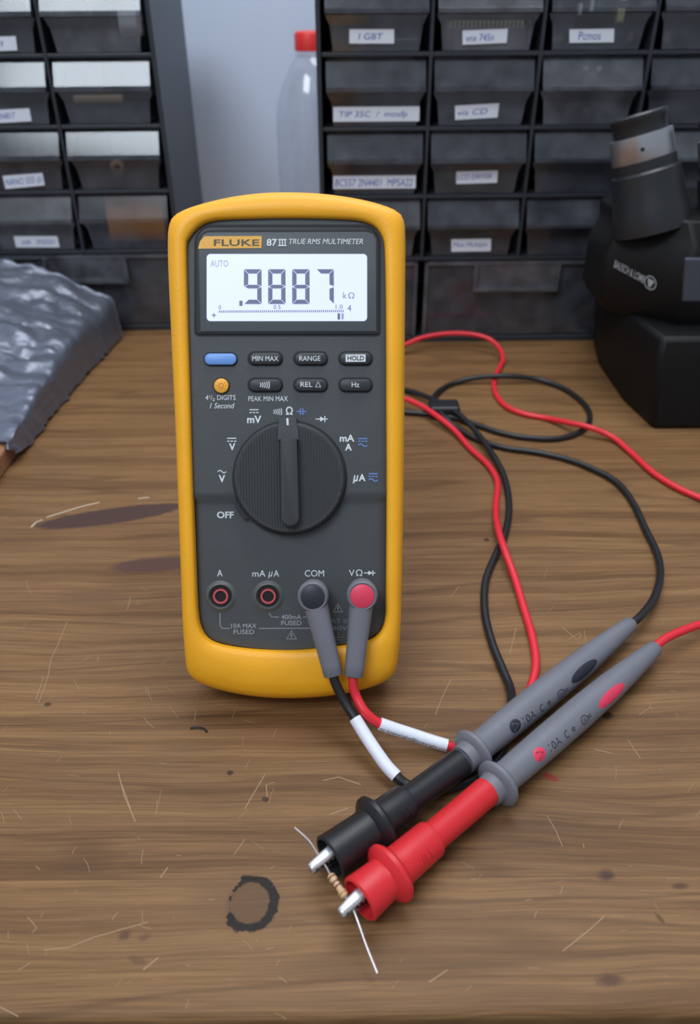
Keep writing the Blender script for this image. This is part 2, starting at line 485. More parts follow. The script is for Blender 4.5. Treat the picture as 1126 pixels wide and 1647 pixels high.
# pale torn rim of the long knot
for pts in ([(50, 848), (58, 840), (68, 836)], [(75, 832), (95, 826), (130, 815), (160, 808)], [(222, 802), (240, 800)]):
    P = [W(x, y) for x, y in pts]; vs, fs = ribbon([(p.x, p.y) for p in P], 0.0009); MB().add([(v.x, v.y, 0.00008) for v in vs], fs).obj('splintered_rim', 'pale_wood_edge', bench, smooth=False)
fb = catmull([W(306, 1171, 0.0005), W(318, 1170, 0.0005), W(328, 1172, 0.0006), (W(333, 1177, 0.0005))], 5)
tag(MB().tube(fb, 0.0004, 6).obj('plastic_shaving', 'black_rubber'), 'tiny dark curled shaving lying left below the multimeter', 'shaving')


# ================================================================== DRAWER CABINETS
def make_cabinet(org, yaw, w, h, ztop, ncol, nrow, left_index, label, depth, bottoms, wide_rows):
    """org: front plane point for grid index 0 at table level; columns run along +u"""
    u = V((math.cos(yaw), math.sin(yaw), 0)); n = V((math.sin(yaw), -math.cos(yaw), 0))   # n towards the viewer
    root = thing('drawer_cabinet', org, label, 'cabinet')

    def P(a, out, z): return org + u * a + n * out + V((0, 0, z))
    x0 = left_index * w; x1 = x0 + ncol * w; zt = ztop

    def obox(mb, a0, a1, o0, o1, z0, z1, mi=0):
        mb.add([P(a0, o0, z0), P(a1, o0, z0), P(a1, o1, z0), P(a0, o1, z0), P(a0, o0, z1), P(a1, o0, z1), P(a1, o1, z1), P(a0, o1, z1)],
               [(0, 1, 2, 3), (4, 7, 6, 5), (0, 4, 5, 1), (1, 5, 6, 2), (2, 6, 7, 3), (3, 7, 4, 0)], mi)
    t = 0.0035
    for nm, a in (('side_panel', (x0 - t, x0)), ('side_panel', (x1, x1 + t))):
        b = MB(); obox(b, a[0], a[1], -depth, 0.002, 0.0, zt + t); b.obj(nm, 'cabinet_plastic', root, smooth=False, bevel=0.0008)
    b = MB(); obox(b, x0, x1, -depth, 0.001, zt, zt + t); b.obj('top_panel', 'cabinet_plastic', root, smooth=False, bevel=0.0008)
    b = MB(); obox(b, x0, x1, -depth, -depth + 0.002, 0.004, zt); b.obj('back_panel', 'cabinet_inner', root, smooth=False)
    b = MB(); obox(b, x0, x1, -depth, 0.001, 0.0, 0.005); b.obj('base_panel', 'cabinet_plastic', root, smooth=False, bevel=0.0008)
    zb = zt - nrow * h
    for r in range(1, nrow + 1):
        b = MB(); obox(b, x0, x1, -depth + 0.002, 0.0, zt - r * h - 0.0014, zt - r * h + 0.0014); b.obj('shelf_rail', 'cabinet_plastic', root, smooth=False, bevel=0.0005)
    for c in range(1, ncol):
        b = MB(); obox(b, x0 + c * w - 0.0013, x0 + c * w + 0.0013, -depth + 0.002, 0.0007, zb, zt); b.obj('divider', 'cabinet_plastic', root, smooth=False, bevel=0.0005)

    def drawer(cx, wd, z0, z1, dusty=False, notch=False):
        hh = z1 - z0; mb = MB()
        wl_ = wd / 2 - 0.0032; wb = wd / 2 - 0.0085
        if not notch:
            prof = [(-0.004, hh, wl_), (0.0045, hh * 0.60, wl_), (0.0062, hh * 0.58, wl_), (0.0062, hh * 0.525, wl_), (0.004, hh * 0.515, wl_), (-0.002, hh * 0.50, wl_), (-0.0025, hh * 0.36, wb + 0.002), (-0.003, 0.0, wb)]
            n_ = len(prof)
            vs = [P(cx - q, o, z0 + z) for o, z, q in prof] + [P(cx + q, o, z0 + z) for o, z, q in prof]
            mb.add(vs, [(i, i + 1, n_ + i + 1, n_ + i) for i in range(n_ - 1)])
            # lip cheeks
            for s in (-1, 1):
                c0 = [P(cx + s * q, o, z0 + z) for o, z, q in prof[:6]]; mb.add(c0, [tuple(range(6))])
            # box: sides, floor and rear behind the front
            d0 = -0.003; d1 = -depth + 0.012
            for s in (-1, 1):
                mb.add([P(cx + s * wb, d0, z0), P(cx + s * wb, d1, z0), P(cx + s * wb, d1, z1 - 0.004), P(cx + s * wb, d0 - 0.001, z1 - 0.004)], [(0, 1, 2, 3)])
            mb.add([P(cx - wb, d0, z0), P(cx + wb, d0, z0), P(cx + wb, d1, z0), P(cx - wb, d1, z0)], [(0, 1, 2, 3)])
            mb.add([P(cx - wb, d1, z0), P(cx + wb, d1, z0), P(cx + wb, d1, z1 - 0.004), P(cx - wb, d1, z1 - 0.004)], [(0, 1, 2, 3)])
            o = mb.obj('drawer', 'clear_drawer_dusty' if dusty else 'clear_drawer', root, smooth=False)
        else:
            q = wd / 2 - 0.003; k = wd * 0.225
            obox(mb, cx - q, cx + q, -0.003, -0.001, z0, z1)
            o = mb.obj('wide_drawer', 'clear_drawer', root, smooth=False)
            # raised rim, grip recess and floor
            g = MB()
            obox(g, cx - q, cx + q, -0.001, 0.0012, z1 - 0.0028, z1); obox(g, cx - q, cx - q + 0.0028, -0.001, 0.0012, z0, z1)
            obox(g, cx + q - 0.0028, cx + q, -0.001, 0.0012, z0, z1)
            g.obj('rim', 'clear_drawer_dusty', o, smooth=False)
            g = MB(); gz = z1 - hh * 0.34
            for a0, a1, b0, b1 in ((cx - k, cx - k + 0.0026, gz, z1 - 0.0028), (cx + k - 0.0026, cx + k, gz, z1 - 0.0028), (cx - k, cx + k, gz - 0.0026, gz)):
                obox(g, a0, a1, -0.001, 0.005, b0, b1)
            obox(g, cx - k + 0.0026, cx + k - 0.0026, -0.001, 0.0005, gz, z1 - 0.003)
            g.obj('grip', 'clear_drawer_dusty', o, smooth=False)
        return o
    D = {}
    for r in range(nrow):
        for c in range(ncol):
            D[(r, c)] = drawer(x0 + (c + 0.5) * w, w, zt - (r + 1) * h + 0.0018, zt - r * h - 0.0022, dusty=((r * 3 + c) % 4 == 1))
    for c0, c1 in bottoms:
        drawer(x0 + (c0 + c1) / 2 * w, (c1 - c0) * w, 0.006, zb - 0.0022, notch=True)
    return root, D, P, u, n


UN = 0.643
ROW0 = H - 0.0582 * UN
RW, RH = 0.1231 * UN, 0.0755 * UN
rcab, RD, RP, ru, rn = make_cabinet(V((-0.0288 * UN, UN, 0)), R(0.5), RW, RH, ROW0 + RH, 4, 4, 0,
                                    'black small-parts cabinet of clear labelled drawers standing behind the microscope', 0.15, [(0, 1), (1, 3), (3, 4)], None)
LW = 0.1238 * UN
lorg = V((-0.2299 * UN, 1.0538 * UN, 0))
lcab, LD, LP, lu, ln = make_cabinet(lorg, R(1.2), LW, RH, H - 0.0603 * UN + RH, 2, 4, -2,
                                    'black small-parts cabinet of clear drawers behind the crumpled dark bag', 0.15, [(0, 2)], None)


def sticker(drawer, P, n, quad, text, trect, out=0.0012, label=None):
    """paper label stuck on a drawer front; quad: 4 pixel corners TL TR BR BL"""
    p0 = P(0, out - 0.003, 0)
    q = [plane_hit(x, y, p0, n) for x, y in quad]
    mb = MB(); back = [v - n * 0.0003 for v in q]
    mb.rings([back, q], 0, True, False, True)
    if text:
        vs, fs = text2d(text, 0.15)
        a, b, c, d = trect
        def bil(s, t):
            s = a + (c - a) * s; t = b + (d - b) * t
            return (q[3] * (1 - s) + q[2] * s) * (1 - t) + (q[0] * (1 - s) + q[1] * s) * t + n * 0.00012
        mb.add([bil(s, t) for s, t in vs], fs, 1)
    o = mb.obj('label_sticker', ['paper', 'ink'], drawer, smooth=False)
    o['label'] = label or 'white paper label with faint blue handwriting'
    return o


def rq(x0, y0, x1, y1, tl=0): return [(x0, y0 + tl), (x1, y0), (x1 - tl * 0.7, y1), (x0, y1 + tl)]


sticker(RD[(0, 0)], RP, rn, rq(562, 47, 634, 70), 'I GBT', (0.2, 0.28, 0.75, 0.72))
sticker(RD[(0, 1)], RP, rn, rq(744, 46, 817, 69, 3), 'vnx 745n', (0.08, 0.2, 0.7, 0.7))
sticker(RD[(0, 2)], RP, rn, rq(916, 46, 988, 68, 1), 'Pcmos', (0.2, 0.2, 0.7, 0.82))
sticker(RD[(1, 0)], RP, rn, rq(536, 171, 675, 195, 1), 'TIP 35C  /  mosfp', (0.07, 0.2, 0.86, 0.7))
sticker(RD[(1, 1)], RP, rn, rq(732, 166, 803, 189, 4), 'vis CD', (0.06, 0.3, 0.75, 0.7))
sticker(RD[(2, 0)], RP, rn, rq(536, 282, 669, 303, 1), 'BC557 2N4401  MPSA22', (0.02, 0.18, 0.96, 0.75))
sticker(RD[(2, 1)], RP, rn, rq(734, 274, 801, 294, 2), 'LCD DRIVER', (0.03, 0.35, 0.86, 0.75))
sticker(RD[(3, 1)], RP, rn, rq(726, 384, 790, 404, 1), 'Mux Multiplx', (0.05, 0.25, 0.92, 0.75))
sticker(LD[(0, 0)], LP, ln, [(-28, 60), (25, 58), (28, 81), (-26, 83)], 'vnx  9', (0.1, 0.3, 0.6, 0.7))
sticker(LD[(1, 0)], LP, ln, [(-26, 178), (47, 174), (51, 195), (-22, 199)], '2N 2N4017', (0.1, 0.28, 0.66, 0.75))
sticker(LD[(2, 0)], LP, ln, [(4, 283), (68, 278), (72, 298), (9, 304)], 'NANO 555 ch', (0.04, 0.25, 0.95, 0.75))
sticker(LD[(3, 0)], LP, ln, [(22, 380), (92, 380), (96, 398), (26, 398)], 'ook   2N5551', (0.15, 0.3, 0.92, 0.72))

# things lying in the drawers


def in_cell(P, ncolx, row_z, a, b, o0, o1, z0, z1, name, m, label, cat, bevel=0.001, roundish=False):
    mb = MB(); cx = (a + b) / 2
    mb.add([P(a, o0, z0), P(b, o0, z0), P(b, o1, z0), P(a, o1, z0), P(a, o0, z1), P(b, o0, z1), P(b, o1, z1), P(a, o1, z1)],
           [(0, 1, 2, 3), (4, 7, 6, 5), (0, 4, 5, 1), (1, 5, 6, 2), (2, 6, 7, 3), (3, 7, 4, 0)])
    return tag(mb.obj(name, m, smooth=False, bevel=bevel, segs=2), label, cat)


def rz(r): return ROW0 + RH - (r + 1) * RH + 0.0024      # drawer floor height, right cabinet
# foam with chips (top row, second column)
foam = thing('chip_foam', RP(RW * 1.5, -0.02, rz(0)), 'pinkish foam block with a row of chip pins, second drawer of the top row', 'foam')
fm = MB(); a, b = RW + 0.011, 2 * RW - 0.011
fm.add([RP(a, -0.006, rz(0)), RP(b, -0.006, rz(0)), RP(b, -0.05, rz(0)), RP(a, -0.05, rz(0)), RP(a, -0.008, rz(0) + 0.014), RP(b, -0.008, rz(0) + 0.014), RP(b, -0.05, rz(0) + 0.02), RP(a, -0.05, rz(0) + 0.02)],
       [(0, 3, 2, 1), (4, 5, 6, 7), (0, 1, 5, 4), (1, 2, 6, 5), (2, 3, 7, 6), (3, 0, 4, 7)])
fm.obj('foam', 'pink_foam', foam, smooth=False, bevel=0.0008)
ch = MB(); ch.add([RP(a + 0.003, -0.009, rz(0) + 0.0155), RP(b - 0.003, -0.009, rz(0) + 0.0155), RP(b - 0.003, -0.016, rz(0) + 0.0165), RP(a + 0.003, -0.016, rz(0) + 0.0165),
                   RP(a + 0.003, -0.009, rz(0) + 0.0185), RP(b - 0.003, -0.009, rz(0) + 0.0185), RP(b - 0.003, -0.016, rz(0) + 0.0195), RP(a + 0.003, -0.016, rz(0) + 0.0195)],
                  [(0, 3, 2, 1), (4, 5, 6, 7), (0, 1, 5, 4), (1, 2, 6, 5), (2, 3, 7, 6), (3, 0, 4, 7)])
ch.obj('chip_body', 'black_rubber', foam, smooth=False)
for k in range(18):
    x = a + 0.003 + (b - a - 0.006) * k / 17
    pn = MB(); pn.add([RP(x - 0.0006, -0.0075, rz(0) + 0.013), RP(x + 0.0006, -0.0075, rz(0) + 0.013), RP(x + 0.0006, -0.0083, rz(0) + 0.013), RP(x - 0.0006, -0.0083, rz(0) + 0.013),
                       RP(x - 0.0009, -0.0075, rz(0) + 0.0175), RP(x + 0.0009, -0.0075, rz(0) + 0.0175), RP(x + 0.0009, -0.0085, rz(0) + 0.0175), RP(x - 0.0009, -0.0085, rz(0) + 0.0175)],
                      [(4, 5, 6, 7), (0, 1, 5, 4), (1, 2, 6, 5), (2, 3, 7, 6), (3, 0, 4, 7)])
    pn.obj('pin', 'pin_gold', foam, smooth=False)
# bundle of transistors (top row, third column)
for k, (fx, fz, ww, hh, m, lb) in enumerate(((0.70, 0.020, 0.0055, 0.009, 'pin_gold', 'pale shiny component standing right of the third drawer label in the top row'),
                                            (0.71, 0.031, 0.005, 0.005, 'pin_gold', 'pale shiny component topmost in the third drawer of the top row'),
                                            (0.43, 0.027, 0.0022, 0.009, 'white_item', 'thin pale component upright behind the third drawer label of the top row'),
                                            (0.33, 0.024, 0.0022, 0.007, 'white_item', 'short thin pale component left in the third drawer of the top row'),
                                            (0.16, 0.006, 0.007, 0.004, 'tan_item', 'small tan component at lower left of the third drawer in the top row'),
                                            (0.82, 0.007, 0.004, 0.006, 'tan_item', 'small tan component at lower right of the third drawer in the top row'))):
    x = RW * (2 + fx)
    ob = in_cell(RP, 0, 0, x - ww / 2, x + ww / 2, -0.012, -0.006, rz(0) + fz - hh / 2, rz(0) + fz + hh / 2, 'component', m, lb, 'component', 0.0006)
in_cell(RP, 0, 0, RW * 0.33, RW * 0.42, -0.010, -0.006, rz(0) + 0.003, rz(0) + 0.007, 'component', 'white_item', 'small white component at the bottom of the first drawer in the top row', 'component', 0.001)
in_cell(RP, 0, 0, RW * 0.60, RW * 0.88, -0.010, -0.008, rz(0) + 0.006, rz(0) + 0.007, 'component_wire', 'white_item', 'thin pale wire lying in the first drawer of the top row', 'wire', 0.0002)
in_cell(RP, 0, 0, RW * 3.13, RW * 3.19, -0.010, -0.006, rz(0) + 0.003, rz(0) + 0.011, 'component', 'tan_item', 'small tan component in the fourth drawer of the top row', 'component', 0.0015)
for k, fx in enumerate((0.44, 0.56)):
    in_cell(RP, 0, 0, RW * (2 + fx), RW * (2 + fx) + 0.004, -0.012, -0.008, rz(1) + 0.034, rz(1) + 0.038, 'component', 'white_item',
            ('left' if k == 0 else 'right') + ' one of two small pale components in the drawer below the third label', 'component', 0.0012)


def lz(r): return H - 0.0603 * UN + RH - (r + 1) * RH + 0.0024
in_cell(LP, 0, 0, -LW * 0.74, -LW * 0.10, -0.03, -0.012, lz(3) + 0.003, lz(3) + 0.040, 'orange_packet', 'kraft_orange', 'orange-brown packet inside the bottom right drawer of the left cabinet', 'packet', 0.002)
in_cell(LP, 0, 0, -LW * 1.85, -LW * 1.52, -0.03, -0.01, lz(0) + 0.001, lz(0) + 0.010, 'red_component', 'red_item', 'red part showing at the bottom of the upper left drawer', 'component', 0.003)
in_cell(LP, 0, 0, -LW * 0.30, -LW * 0.08, -0.02, -0.008, lz(0) + 0.009, lz(0) + 0.026, 'white_packet', 'white_item', 'bright white packet in the top right drawer of the left cabinet', 'packet', 0.003)
in_cell(LP, 0, 0, -LW * 0.86, -LW * 0.36, -0.016, -0.010, lz(1) + 0.013, lz(1) + 0.019, 'white_strip', 'tan_item', 'pale strip lying across the second right drawer of the left cabinet', 'strip', 0.002)
tag(MB().lathe(LP(-LW * 0.52, -0.012, lz(2) + 0.015), ln, [(0, 0.002), (0.0, 0.0055), (0.003, 0.0062), (0.005, 0.0055), (0.005, 0.003), (0.002, 0.002)], 20).obj('metal_washer', 'tan_item'),
    'round brass-coloured washer in the third right drawer of the left cabinet', 'washer')
in_cell(LP, 0, 0, -LW * 0.9, -LW * 0.06, -0.06, -0.008, 0.008, 0.052, 'circuit_board', 'green_board', 'dark green board inside the wide bottom drawer of the left cabinet', 'circuit board', 0.001)
in_cell(LP, 0, 0, -LW * 0.48, -LW * 0.30, -0.0078, -0.005, 0.022, 0.036, 'pale_component', 'pink_foam', 'pale square piece against the green board in the bottom drawer', 'component', 0.0008)
in_cell(RP, 0, 0, RW * 2.83, RW * 2.98, -0.03, -0.008, 0.008, 0.030, 'pale_component', 'tan_item', 'pale tan piece inside the bottom drawer next to the microscope', 'component', 0.004)

# ================================================================== BOTTLE
bc = V((W(496, 65, 0.2).x, 0, 0))
BD = 0.835; d = ray(498, 66); bt = CAM + d * (BD / d.y)
bot = thing('plastic_bottle', (bt.x, BD, 0.0), 'clear plastic bottle with red cap against the pale wall', 'bottle')
bz = bt.z + 0.008
bp = [(0.002, 0.018), (0.0, 0.026), (0.004, 0.031), (0.02, 0.0350), (0.05, 0.0350), (0.055, 0.0340), (0.06, 0.0350), (bz - 0.085, 0.0350), (bz - 0.070, 0.0346), (bz - 0.058, 0.0325), (bz - 0.044, 0.0275), (bz - 0.030, 0.0205), (bz - 0.023, 0.0150), (bz - 0.02, 0.0128), (bz - 0.018, 0.0145), (bz - 0.0165, 0.0125), (bz - 0.002, 0.0122)]
MB().lathe((bt.x, BD, 0), (0, 0, 1), bp, 40).obj('bottle_body', 'bottle_plastic', bot, angle=60)
cp = MB(); seg = 48
rs = []
for t, r in ((bz - 0.0155, 0.0138), (bz - 0.0025, 0.0138), (bz - 0.0005, 0.0125), (bz, 0.010)):
    rs.append([(bt.x + math.cos(2 * math.pi * k / seg) * r * (1 + 0.02 * (k % 2)), BD + math.sin(2 * math.pi * k / seg) * r * (1 + 0.02 * (k % 2)), t) for k in range(seg)])
cp.rings(rs, 0, True, True, True).obj('bottle_cap', 'bottle_cap', bot)

# ================================================================== CARDBOARD AND BAG
xb = -0.221
cbx = MB().box((-0.56, W(0, 775).y - 0.12, 0.0), (xb, 0.655, 0.013)).obj('cardboard_slab', 'cardboard', smooth=False, bevel=0.0015)
tag(cbx, 'flat brown cardboard carton lying under the crumpled dark bag', 'cardboard')
nx, ny = 90, 90
ya, yb = 0.438, 0.662
vs = []
for top in (1, 0):
    for j in range(ny + 1):
        for i in range(nx + 1):
            s = i / nx; t = j / ny
            edge = 0.012 * pnoise(V((t * 9, 3.1, 0))) + 0.004 * pnoise(V((t * 40, 1.1, 0)))
            front = 0.010 * pnoise(V((s * 11, 7.7, 0))) + 0.004 * pnoise(V((s * 37, 2.2, 0)))
            S1 = 0.93; k = min(1.0, s / S1); hang = max(0.0, (s - S1) / (1 - S1))
            xe = xb + 0.0022 + 0.016 * t * t
            x = -0.54 + (xe + 0.54) * k + hang * (0.0025 + 0.004 * abs(pnoise(V((t * 23, 5.0, 0)))))
            y = ya + front * (1 - t) + (yb - ya) * t
            if y > 0.655: y = 0.655 + (y - 0.655) * 0.1
            base = 0.0165 + 0.052 * (t ** 0.9)
            fall = 1 - max(0.0, (k - 0.72) / 0.28) ** 1.5 * 0.62
            n1 = pnoise(V((x * 15, y * 15, 1.3))); n2 = abs(pnoise(V((x * 42, y * 52, 4.2)))); n3 = abs(pnoise(V((x * 130, y * 150, 9.2))))
            z = 0.0152 + (base - 0.0155) * fall + (0.010 * n1 + 0.008 * n2 + 0.0034 * n3) * (0.35 + 0.65 * min(1, t * 2))
            z = max(z, 0.0150)
            low = 0.0015 + 0.003 * abs(pnoise(V((t * 17, 8.0, 0)))) + 0.006 * max(0, 0.10 - t) / 0.10
            if hang > 0: z = z + (low - z) * hang ** 0.8
            if not top:
                if hang > 0: x -= 0.0010
                else: z = max(z - 0.0012, 0.0136)
            vs.append((x, y, z))
fs = []
for top in (0, 1):
    o = top * (nx + 1) * (ny + 1)
    for j in range(ny):
        for i in range(nx):
            a = o + j * (nx + 1) + i; q = (a, a + 1, a + nx + 2, a + nx + 1)
            fs.append(q if top == 0 else q[::-1])
o = (nx + 1) * (ny + 1)
bd = [j * (nx + 1) for j in range(ny)] and ([i for i in range(nx + 1)] + [j * (nx + 1) + nx for j in range(1, ny + 1)] + [ny * (nx + 1) + i for i in range(nx - 1, -1, -1)] + [j * (nx + 1) for j in range(ny - 1, 0, -1)])
for k in range(len(bd)):
    a, b = bd[k], bd[(k + 1) % len(bd)]; fs.append((b, a, a + o, b + o))
tag(MB().add(vs, fs).obj('antistatic_bag', 'dark_film', angle=50), 'crumpled shiny dark grey antistatic bag on the cardboard', 'bag')

# ================================================================== MICROSCOPE
mo = V((0.28, 0.55, 0))
mic = thing('stereo_microscope', mo, 'black stereo microscope with silver eyepiece rings at the right edge', 'microscope')


def X_at(px, py, Y):
    dd = ray(px, py); return CAM + dd * (Y / dd.y)


def prism(mb, sections):
    """sections: list of (z, [(x,y)...]) lofted"""
    mb.rings([[(x, y, z) for x, y in ring] for z, ring in sections], 0, True, True, True)


def foot(xl, xr, yf_, yb_, ch=0.02, cx=None):
    cx = ch if cx is None else cx
    return [(xl + cx, yf_), (xr - cx, yf_), (xr, yf_ + ch), (xr, yb_ - ch), (xr - cx, yb_), (xl + cx, yb_), (xl, yb_ - ch), (xl, yf_ + ch)]


c0 = W(1050, 691); c1 = W(1001, 645)
b = MB()
xl0 = c1.x; yf0 = c0.y
prism(b, [(0.0, foot(xl0, 0.40, yf0, 0.635, c1.y - c0.y, c0.x - c1.x)), (0.05, foot(xl0 - 0.006, 0.405, yf0 + 0.004, 0.637, c1.y - c0.y, c0.x - c1.x)),
          (0.064, foot(xl0 - 0.004, 0.402, yf0 + 0.008, 0.635, c1.y - c0.y, c0.x - c1.x))])
b.obj('base', 'micro_black', mic, bevel=0.003, angle=30)
YH = yf0 + 0.030
pl = X_at(977, 492, YH + 0.03); pu = X_at(968, 410, YH + 0.03); pt = X_at(996, 344, YH + 0.035)
pl.x = pu.x = (pl.x + pu.x) / 2
b = MB()
prism(b, [(0.060, foot(xl0 + 0.006, 0.40, YH + 0.012, 0.625, 0.02)), (pl.z - 0.006, foot(pl.x + 0.006, 0.405, YH + 0.004, 0.63, 0.036, 0.042)), (pl.z + 0.004, foot(pl.x, 0.41, YH, 0.63, 0.038, 0.044)),
          (pu.z, foot(pu.x, 0.41, YH, 0.63, 0.038, 0.044)), (pu.z + 0.012, foot(pu.x + 0.005, 0.41, YH + 0.006, 0.628, 0.036, 0.042)), (pt.z, foot(pt.x, 0.405, YH + 0.014, 0.625, 0.034, 0.04))])
b.obj('head', 'micro_black', mic, bevel=0.004, angle=30)
# eyepieces
A0 = X_at(1046, 340, YH + 0.040); A1 = X_at(1022, 146, YH + 0.054)
axis = (A1 - A0); LL = axis.length; axis.normalize()
for k in range(2):
    sx = V((0.0585 * k, 0, 0)); S = A0 + sx
    ey = MB().lathe(S - axis * 0.012, axis, [(0, 0.0255), (0.012, 0.0252), (0.018, 0.0235), (LL * 0.50, 0.0222), (LL * 0.52, 0.0205), (LL * 0.60, 0.0205)], 40, 0, None, True, True).obj('eyepiece_tube', 'micro_tube', mic)
    t0 = LL * 0.60 - 0.012
    MB().lathe(S + axis * t0, axis, [(0, 0.0196), (0.0008, 0.0202), (LL * 0.21, 0.0198), (LL * 0.215, 0.0188)], 40, 0, None, True, True).obj('focus_ring', 'silver', ey)
    MB().lathe(S + axis * (t0 + LL * 0.215), axis, [(0, 0.0170), (LL * 0.09, 0.0170), (LL * 0.11, 0.0182), (LL * 0.15, 0.0184), (LL * 0.165, 0.0172), (LL * 0.165, 0.013), (LL * 0.12, 0.012)], 40, 0, None, True, True).obj('eyecup', 'micro_tube', ey)
    e1 = (CAM - S); e1 = (e1 - axis * e1.dot(axis)).normalized()
    MB().lathe(S + axis * (t0 + LL * 0.10) + e1 * 0.0194, e1, [(0, 0.0013), (0.0008, 0.0013)], 12, 0, None, True, True).obj('set_screw', 'groove', ey)
# lettering on the sloping collar of the head
pxm = (pl.x + pu.x) / 2; pn = V((-0.038, -0.044, 0)).normalized(); pp = V((pxm + 0.022, YH + 0.019, 0.1)) + pn * 0.0016
q = [plane_hit(x, y, pp, pn) for x, y in ((990, 418), (1038, 444), (1035, 456), (987, 430))]
mb = MB()
vs2, fs2 = text2d('BAUSCH & LOMB', 0, 0.01)
mb.add([(q[3] * (1 - s) + q[2] * s) * (1 - t) + (q[0] * (1 - s) + q[1] * s) * t for s, t in vs2], fs2)
ctr = plane_hit(1046, 455, pp, pn); ux = (q[1] - q[0]).normalized(); uy = (q[0] - q[3]).normalized()
r_ = 0.0042
v_, f_ = ribbon([(math.cos(2 * math.pi * k / 24) * r_, math.sin(2 * math.pi * k / 24) * r_) for k in range(24)], 0.0007, True)
mb.add([ctr + ux * p.x + uy * p.y for p in v_], f_)
mb.add([ctr + ux * x + uy * y for x, y in ((-0.0026, 0.0022), (0.0026, 0.0022), (0.0008, -0.0028), (-0.0008, -0.0028))], [(0, 3, 2, 1)])
tx = mb.obj('brand_lettering', 'grey_print', mic, smooth=False); tx['label'] = 'white maker lettering with round emblem'
g = [X_at(x, y, YH - 0.001) for x, y in ((1103, 416), (1150, 416), (1150, 486), (1098, 486))]  # light glint on the head, built as a lighter flat plate
MB().rings([[p + V((0, 0.004, 0)) for p in g], g], 0, True, True, True).obj('glint_plate', 'micro_glint', mic, smooth=False, bevel=0.0012)

# ================================================================== MULTIMETER
TILT = R(29.2)
Nn = V((0, -math.cos(TILT), math.sin(TILT)))
MC = CAM + ray(466, 720) * 0.31
UP = V((0, math.sin(TILT), math.cos(TILT)))
a_ = plane_hit(462, 345, MC, Nn); b_ = plane_hit(471, 1095, MC, Nn)
UY = (a_ - b_).normalized(); UX = UY.cross(Nn).normalized()


def F2(px, py, z=0.0):
    p = plane_hit(px, py, MC + Nn * z, Nn) - MC; return V((p.dot(UX), p.dot(UY)))


def FW(x, y, z): return MC + UX * x + UY * y + Nn * z


def F(px, py, z=0.0): return FW(*F2(px, py, z), z)


outer_px = [(272, 390), (273, 440), (278, 550), (285, 700), (290.5, 850), (296, 1000), (298.5, 1050), (302, 1076), (313, 1091), (340, 1104), (380, 1114), (425, 1120), (470, 1121.5), (515, 1119.5), (560, 1113), (600, 1103), (625, 1091), (637, 1076), (641, 1050),
            (644.5, 1000), (648, 850), (650, 700), (651, 550), (652, 440), (652, 385), (650, 358), (642, 345), (620, 335), (580, 324), (530, 316), (490, 313), (455, 312.5), (420, 314), (375, 320), (330, 331), (298, 342), (280, 353), (273.5, 368)]
inner_px = [(299, 400), (301, 500), (305, 640), (309, 780), (314, 920), (317, 985), (322, 1012), (334, 1030), (355, 1039), (390, 1045), (430, 1048), (470, 1048.5), (510, 1046), (550, 1041), (590, 1034), (610, 1021), (619, 1000), (621, 960),
            (622, 800), (621.5, 640), (621, 500), (619, 400), (614, 378), (604, 364), (588, 356), (565, 352), (510, 350), (455, 349.5), (400, 350.5), (352, 352.5), (328, 358), (312, 370), (302, 385)]


def resample(poly, n):
    L = [0]
    for i in range(len(poly)): L.append(L[-1] + (poly[(i + 1) % len(poly)] - poly[i]).length)
    out = []; j = 0
    for k in range(n):
        t = L[-1] * k / n
        while L[j + 1] < t: j += 1
        a, b = poly[j], poly[(j + 1) % len(poly)]; out.append(a + (b - a) * ((t - L[j]) / max(1e-9, L[j + 1] - L[j])))
    return out


OUT = resample(catmull([F2(x, y, -0.007) for x, y in outer_px], 8, True), 200)
INN = catmull([F2(x, y, 0.001) for x, y in inner_px], 8, True)
ctr2 = F2(466, 705)


def cast(poly, c, d):
    best = None
    for i in range(len(poly)):
        a = poly[i] - c; b = poly[(i + 1) % len(poly)] - c; e = b - a
        den = d.x * e.y - d.y * e.x
        if abs(den) < 1e-12: continue
        t = (a.x * e.y - a.y * e.x) / den; s = (a.x * d.y - a.y * d.x) / den
        if t > 0 and -1e-6 <= s <= 1 + 1e-6: best = t if best is None else max(best, t)
    return best


PAIR = []
for p in OUT:
    # cast mostly sideways/up so corners stay matched
    c = V((ctr2.x, max(min(p.y * 0.86, 0.062), -0.062)))
    dd = (p - c).normalized(); t = cast(INN, c, dd); PAIR.append((c + dd * t, p))
HP = [(0.0, -0.0025), (0.0, 0.0008), (0.03, 0.0016), (0.12, 0.0023), (0.32, 0.0027), (0.58, 0.0022), (0.78, 0.0008), (0.91, -0.0015), (0.98, -0.0045), (1.0, -0.008), (1.0, -0.0155), (0.965, -0.0215), (0.90, -0.0252), (0.80, -0.0274), (0.55, -0.0286), (0.0, -0.029)]
rings = [[FW(*(i + (o - i) * s), z) for i, o in PAIR] for s, z in HP]
hb = MB().rings(rings, 0, True, False, True)
zmin = min(v.z for v in hb.v); lowest = min(hb.v, key=lambda v: v.z)
MR = V((MC.x, lowest.y, 0.0))
met = thing('multimeter', MR, 'dark grey digital multimeter in yellow rubber holster with lit display, propped upright', 'multimeter')
hb.obj('holster', 'holster', met, angle=50)
# fold-out tilt stand behind
A = FW(0, 0.045, -0.0297); Bq = V((A.x, A.y + 0.055, 0.003))
st = MB(); wv = UX * 0.026; th = V((0, 0.0035, 0.001))
dv = (Bq - A)
st.rings([[A - wv, A + wv, A + wv + th, A - wv + th], [Bq - wv * 0.8, Bq + wv * 0.8, Bq + wv * 0.8 + th, Bq - wv * 0.8 + th]], 0, True, True, True)
st.obj('tilt_stand', 'holster', met, smooth=False, bevel=0.001)

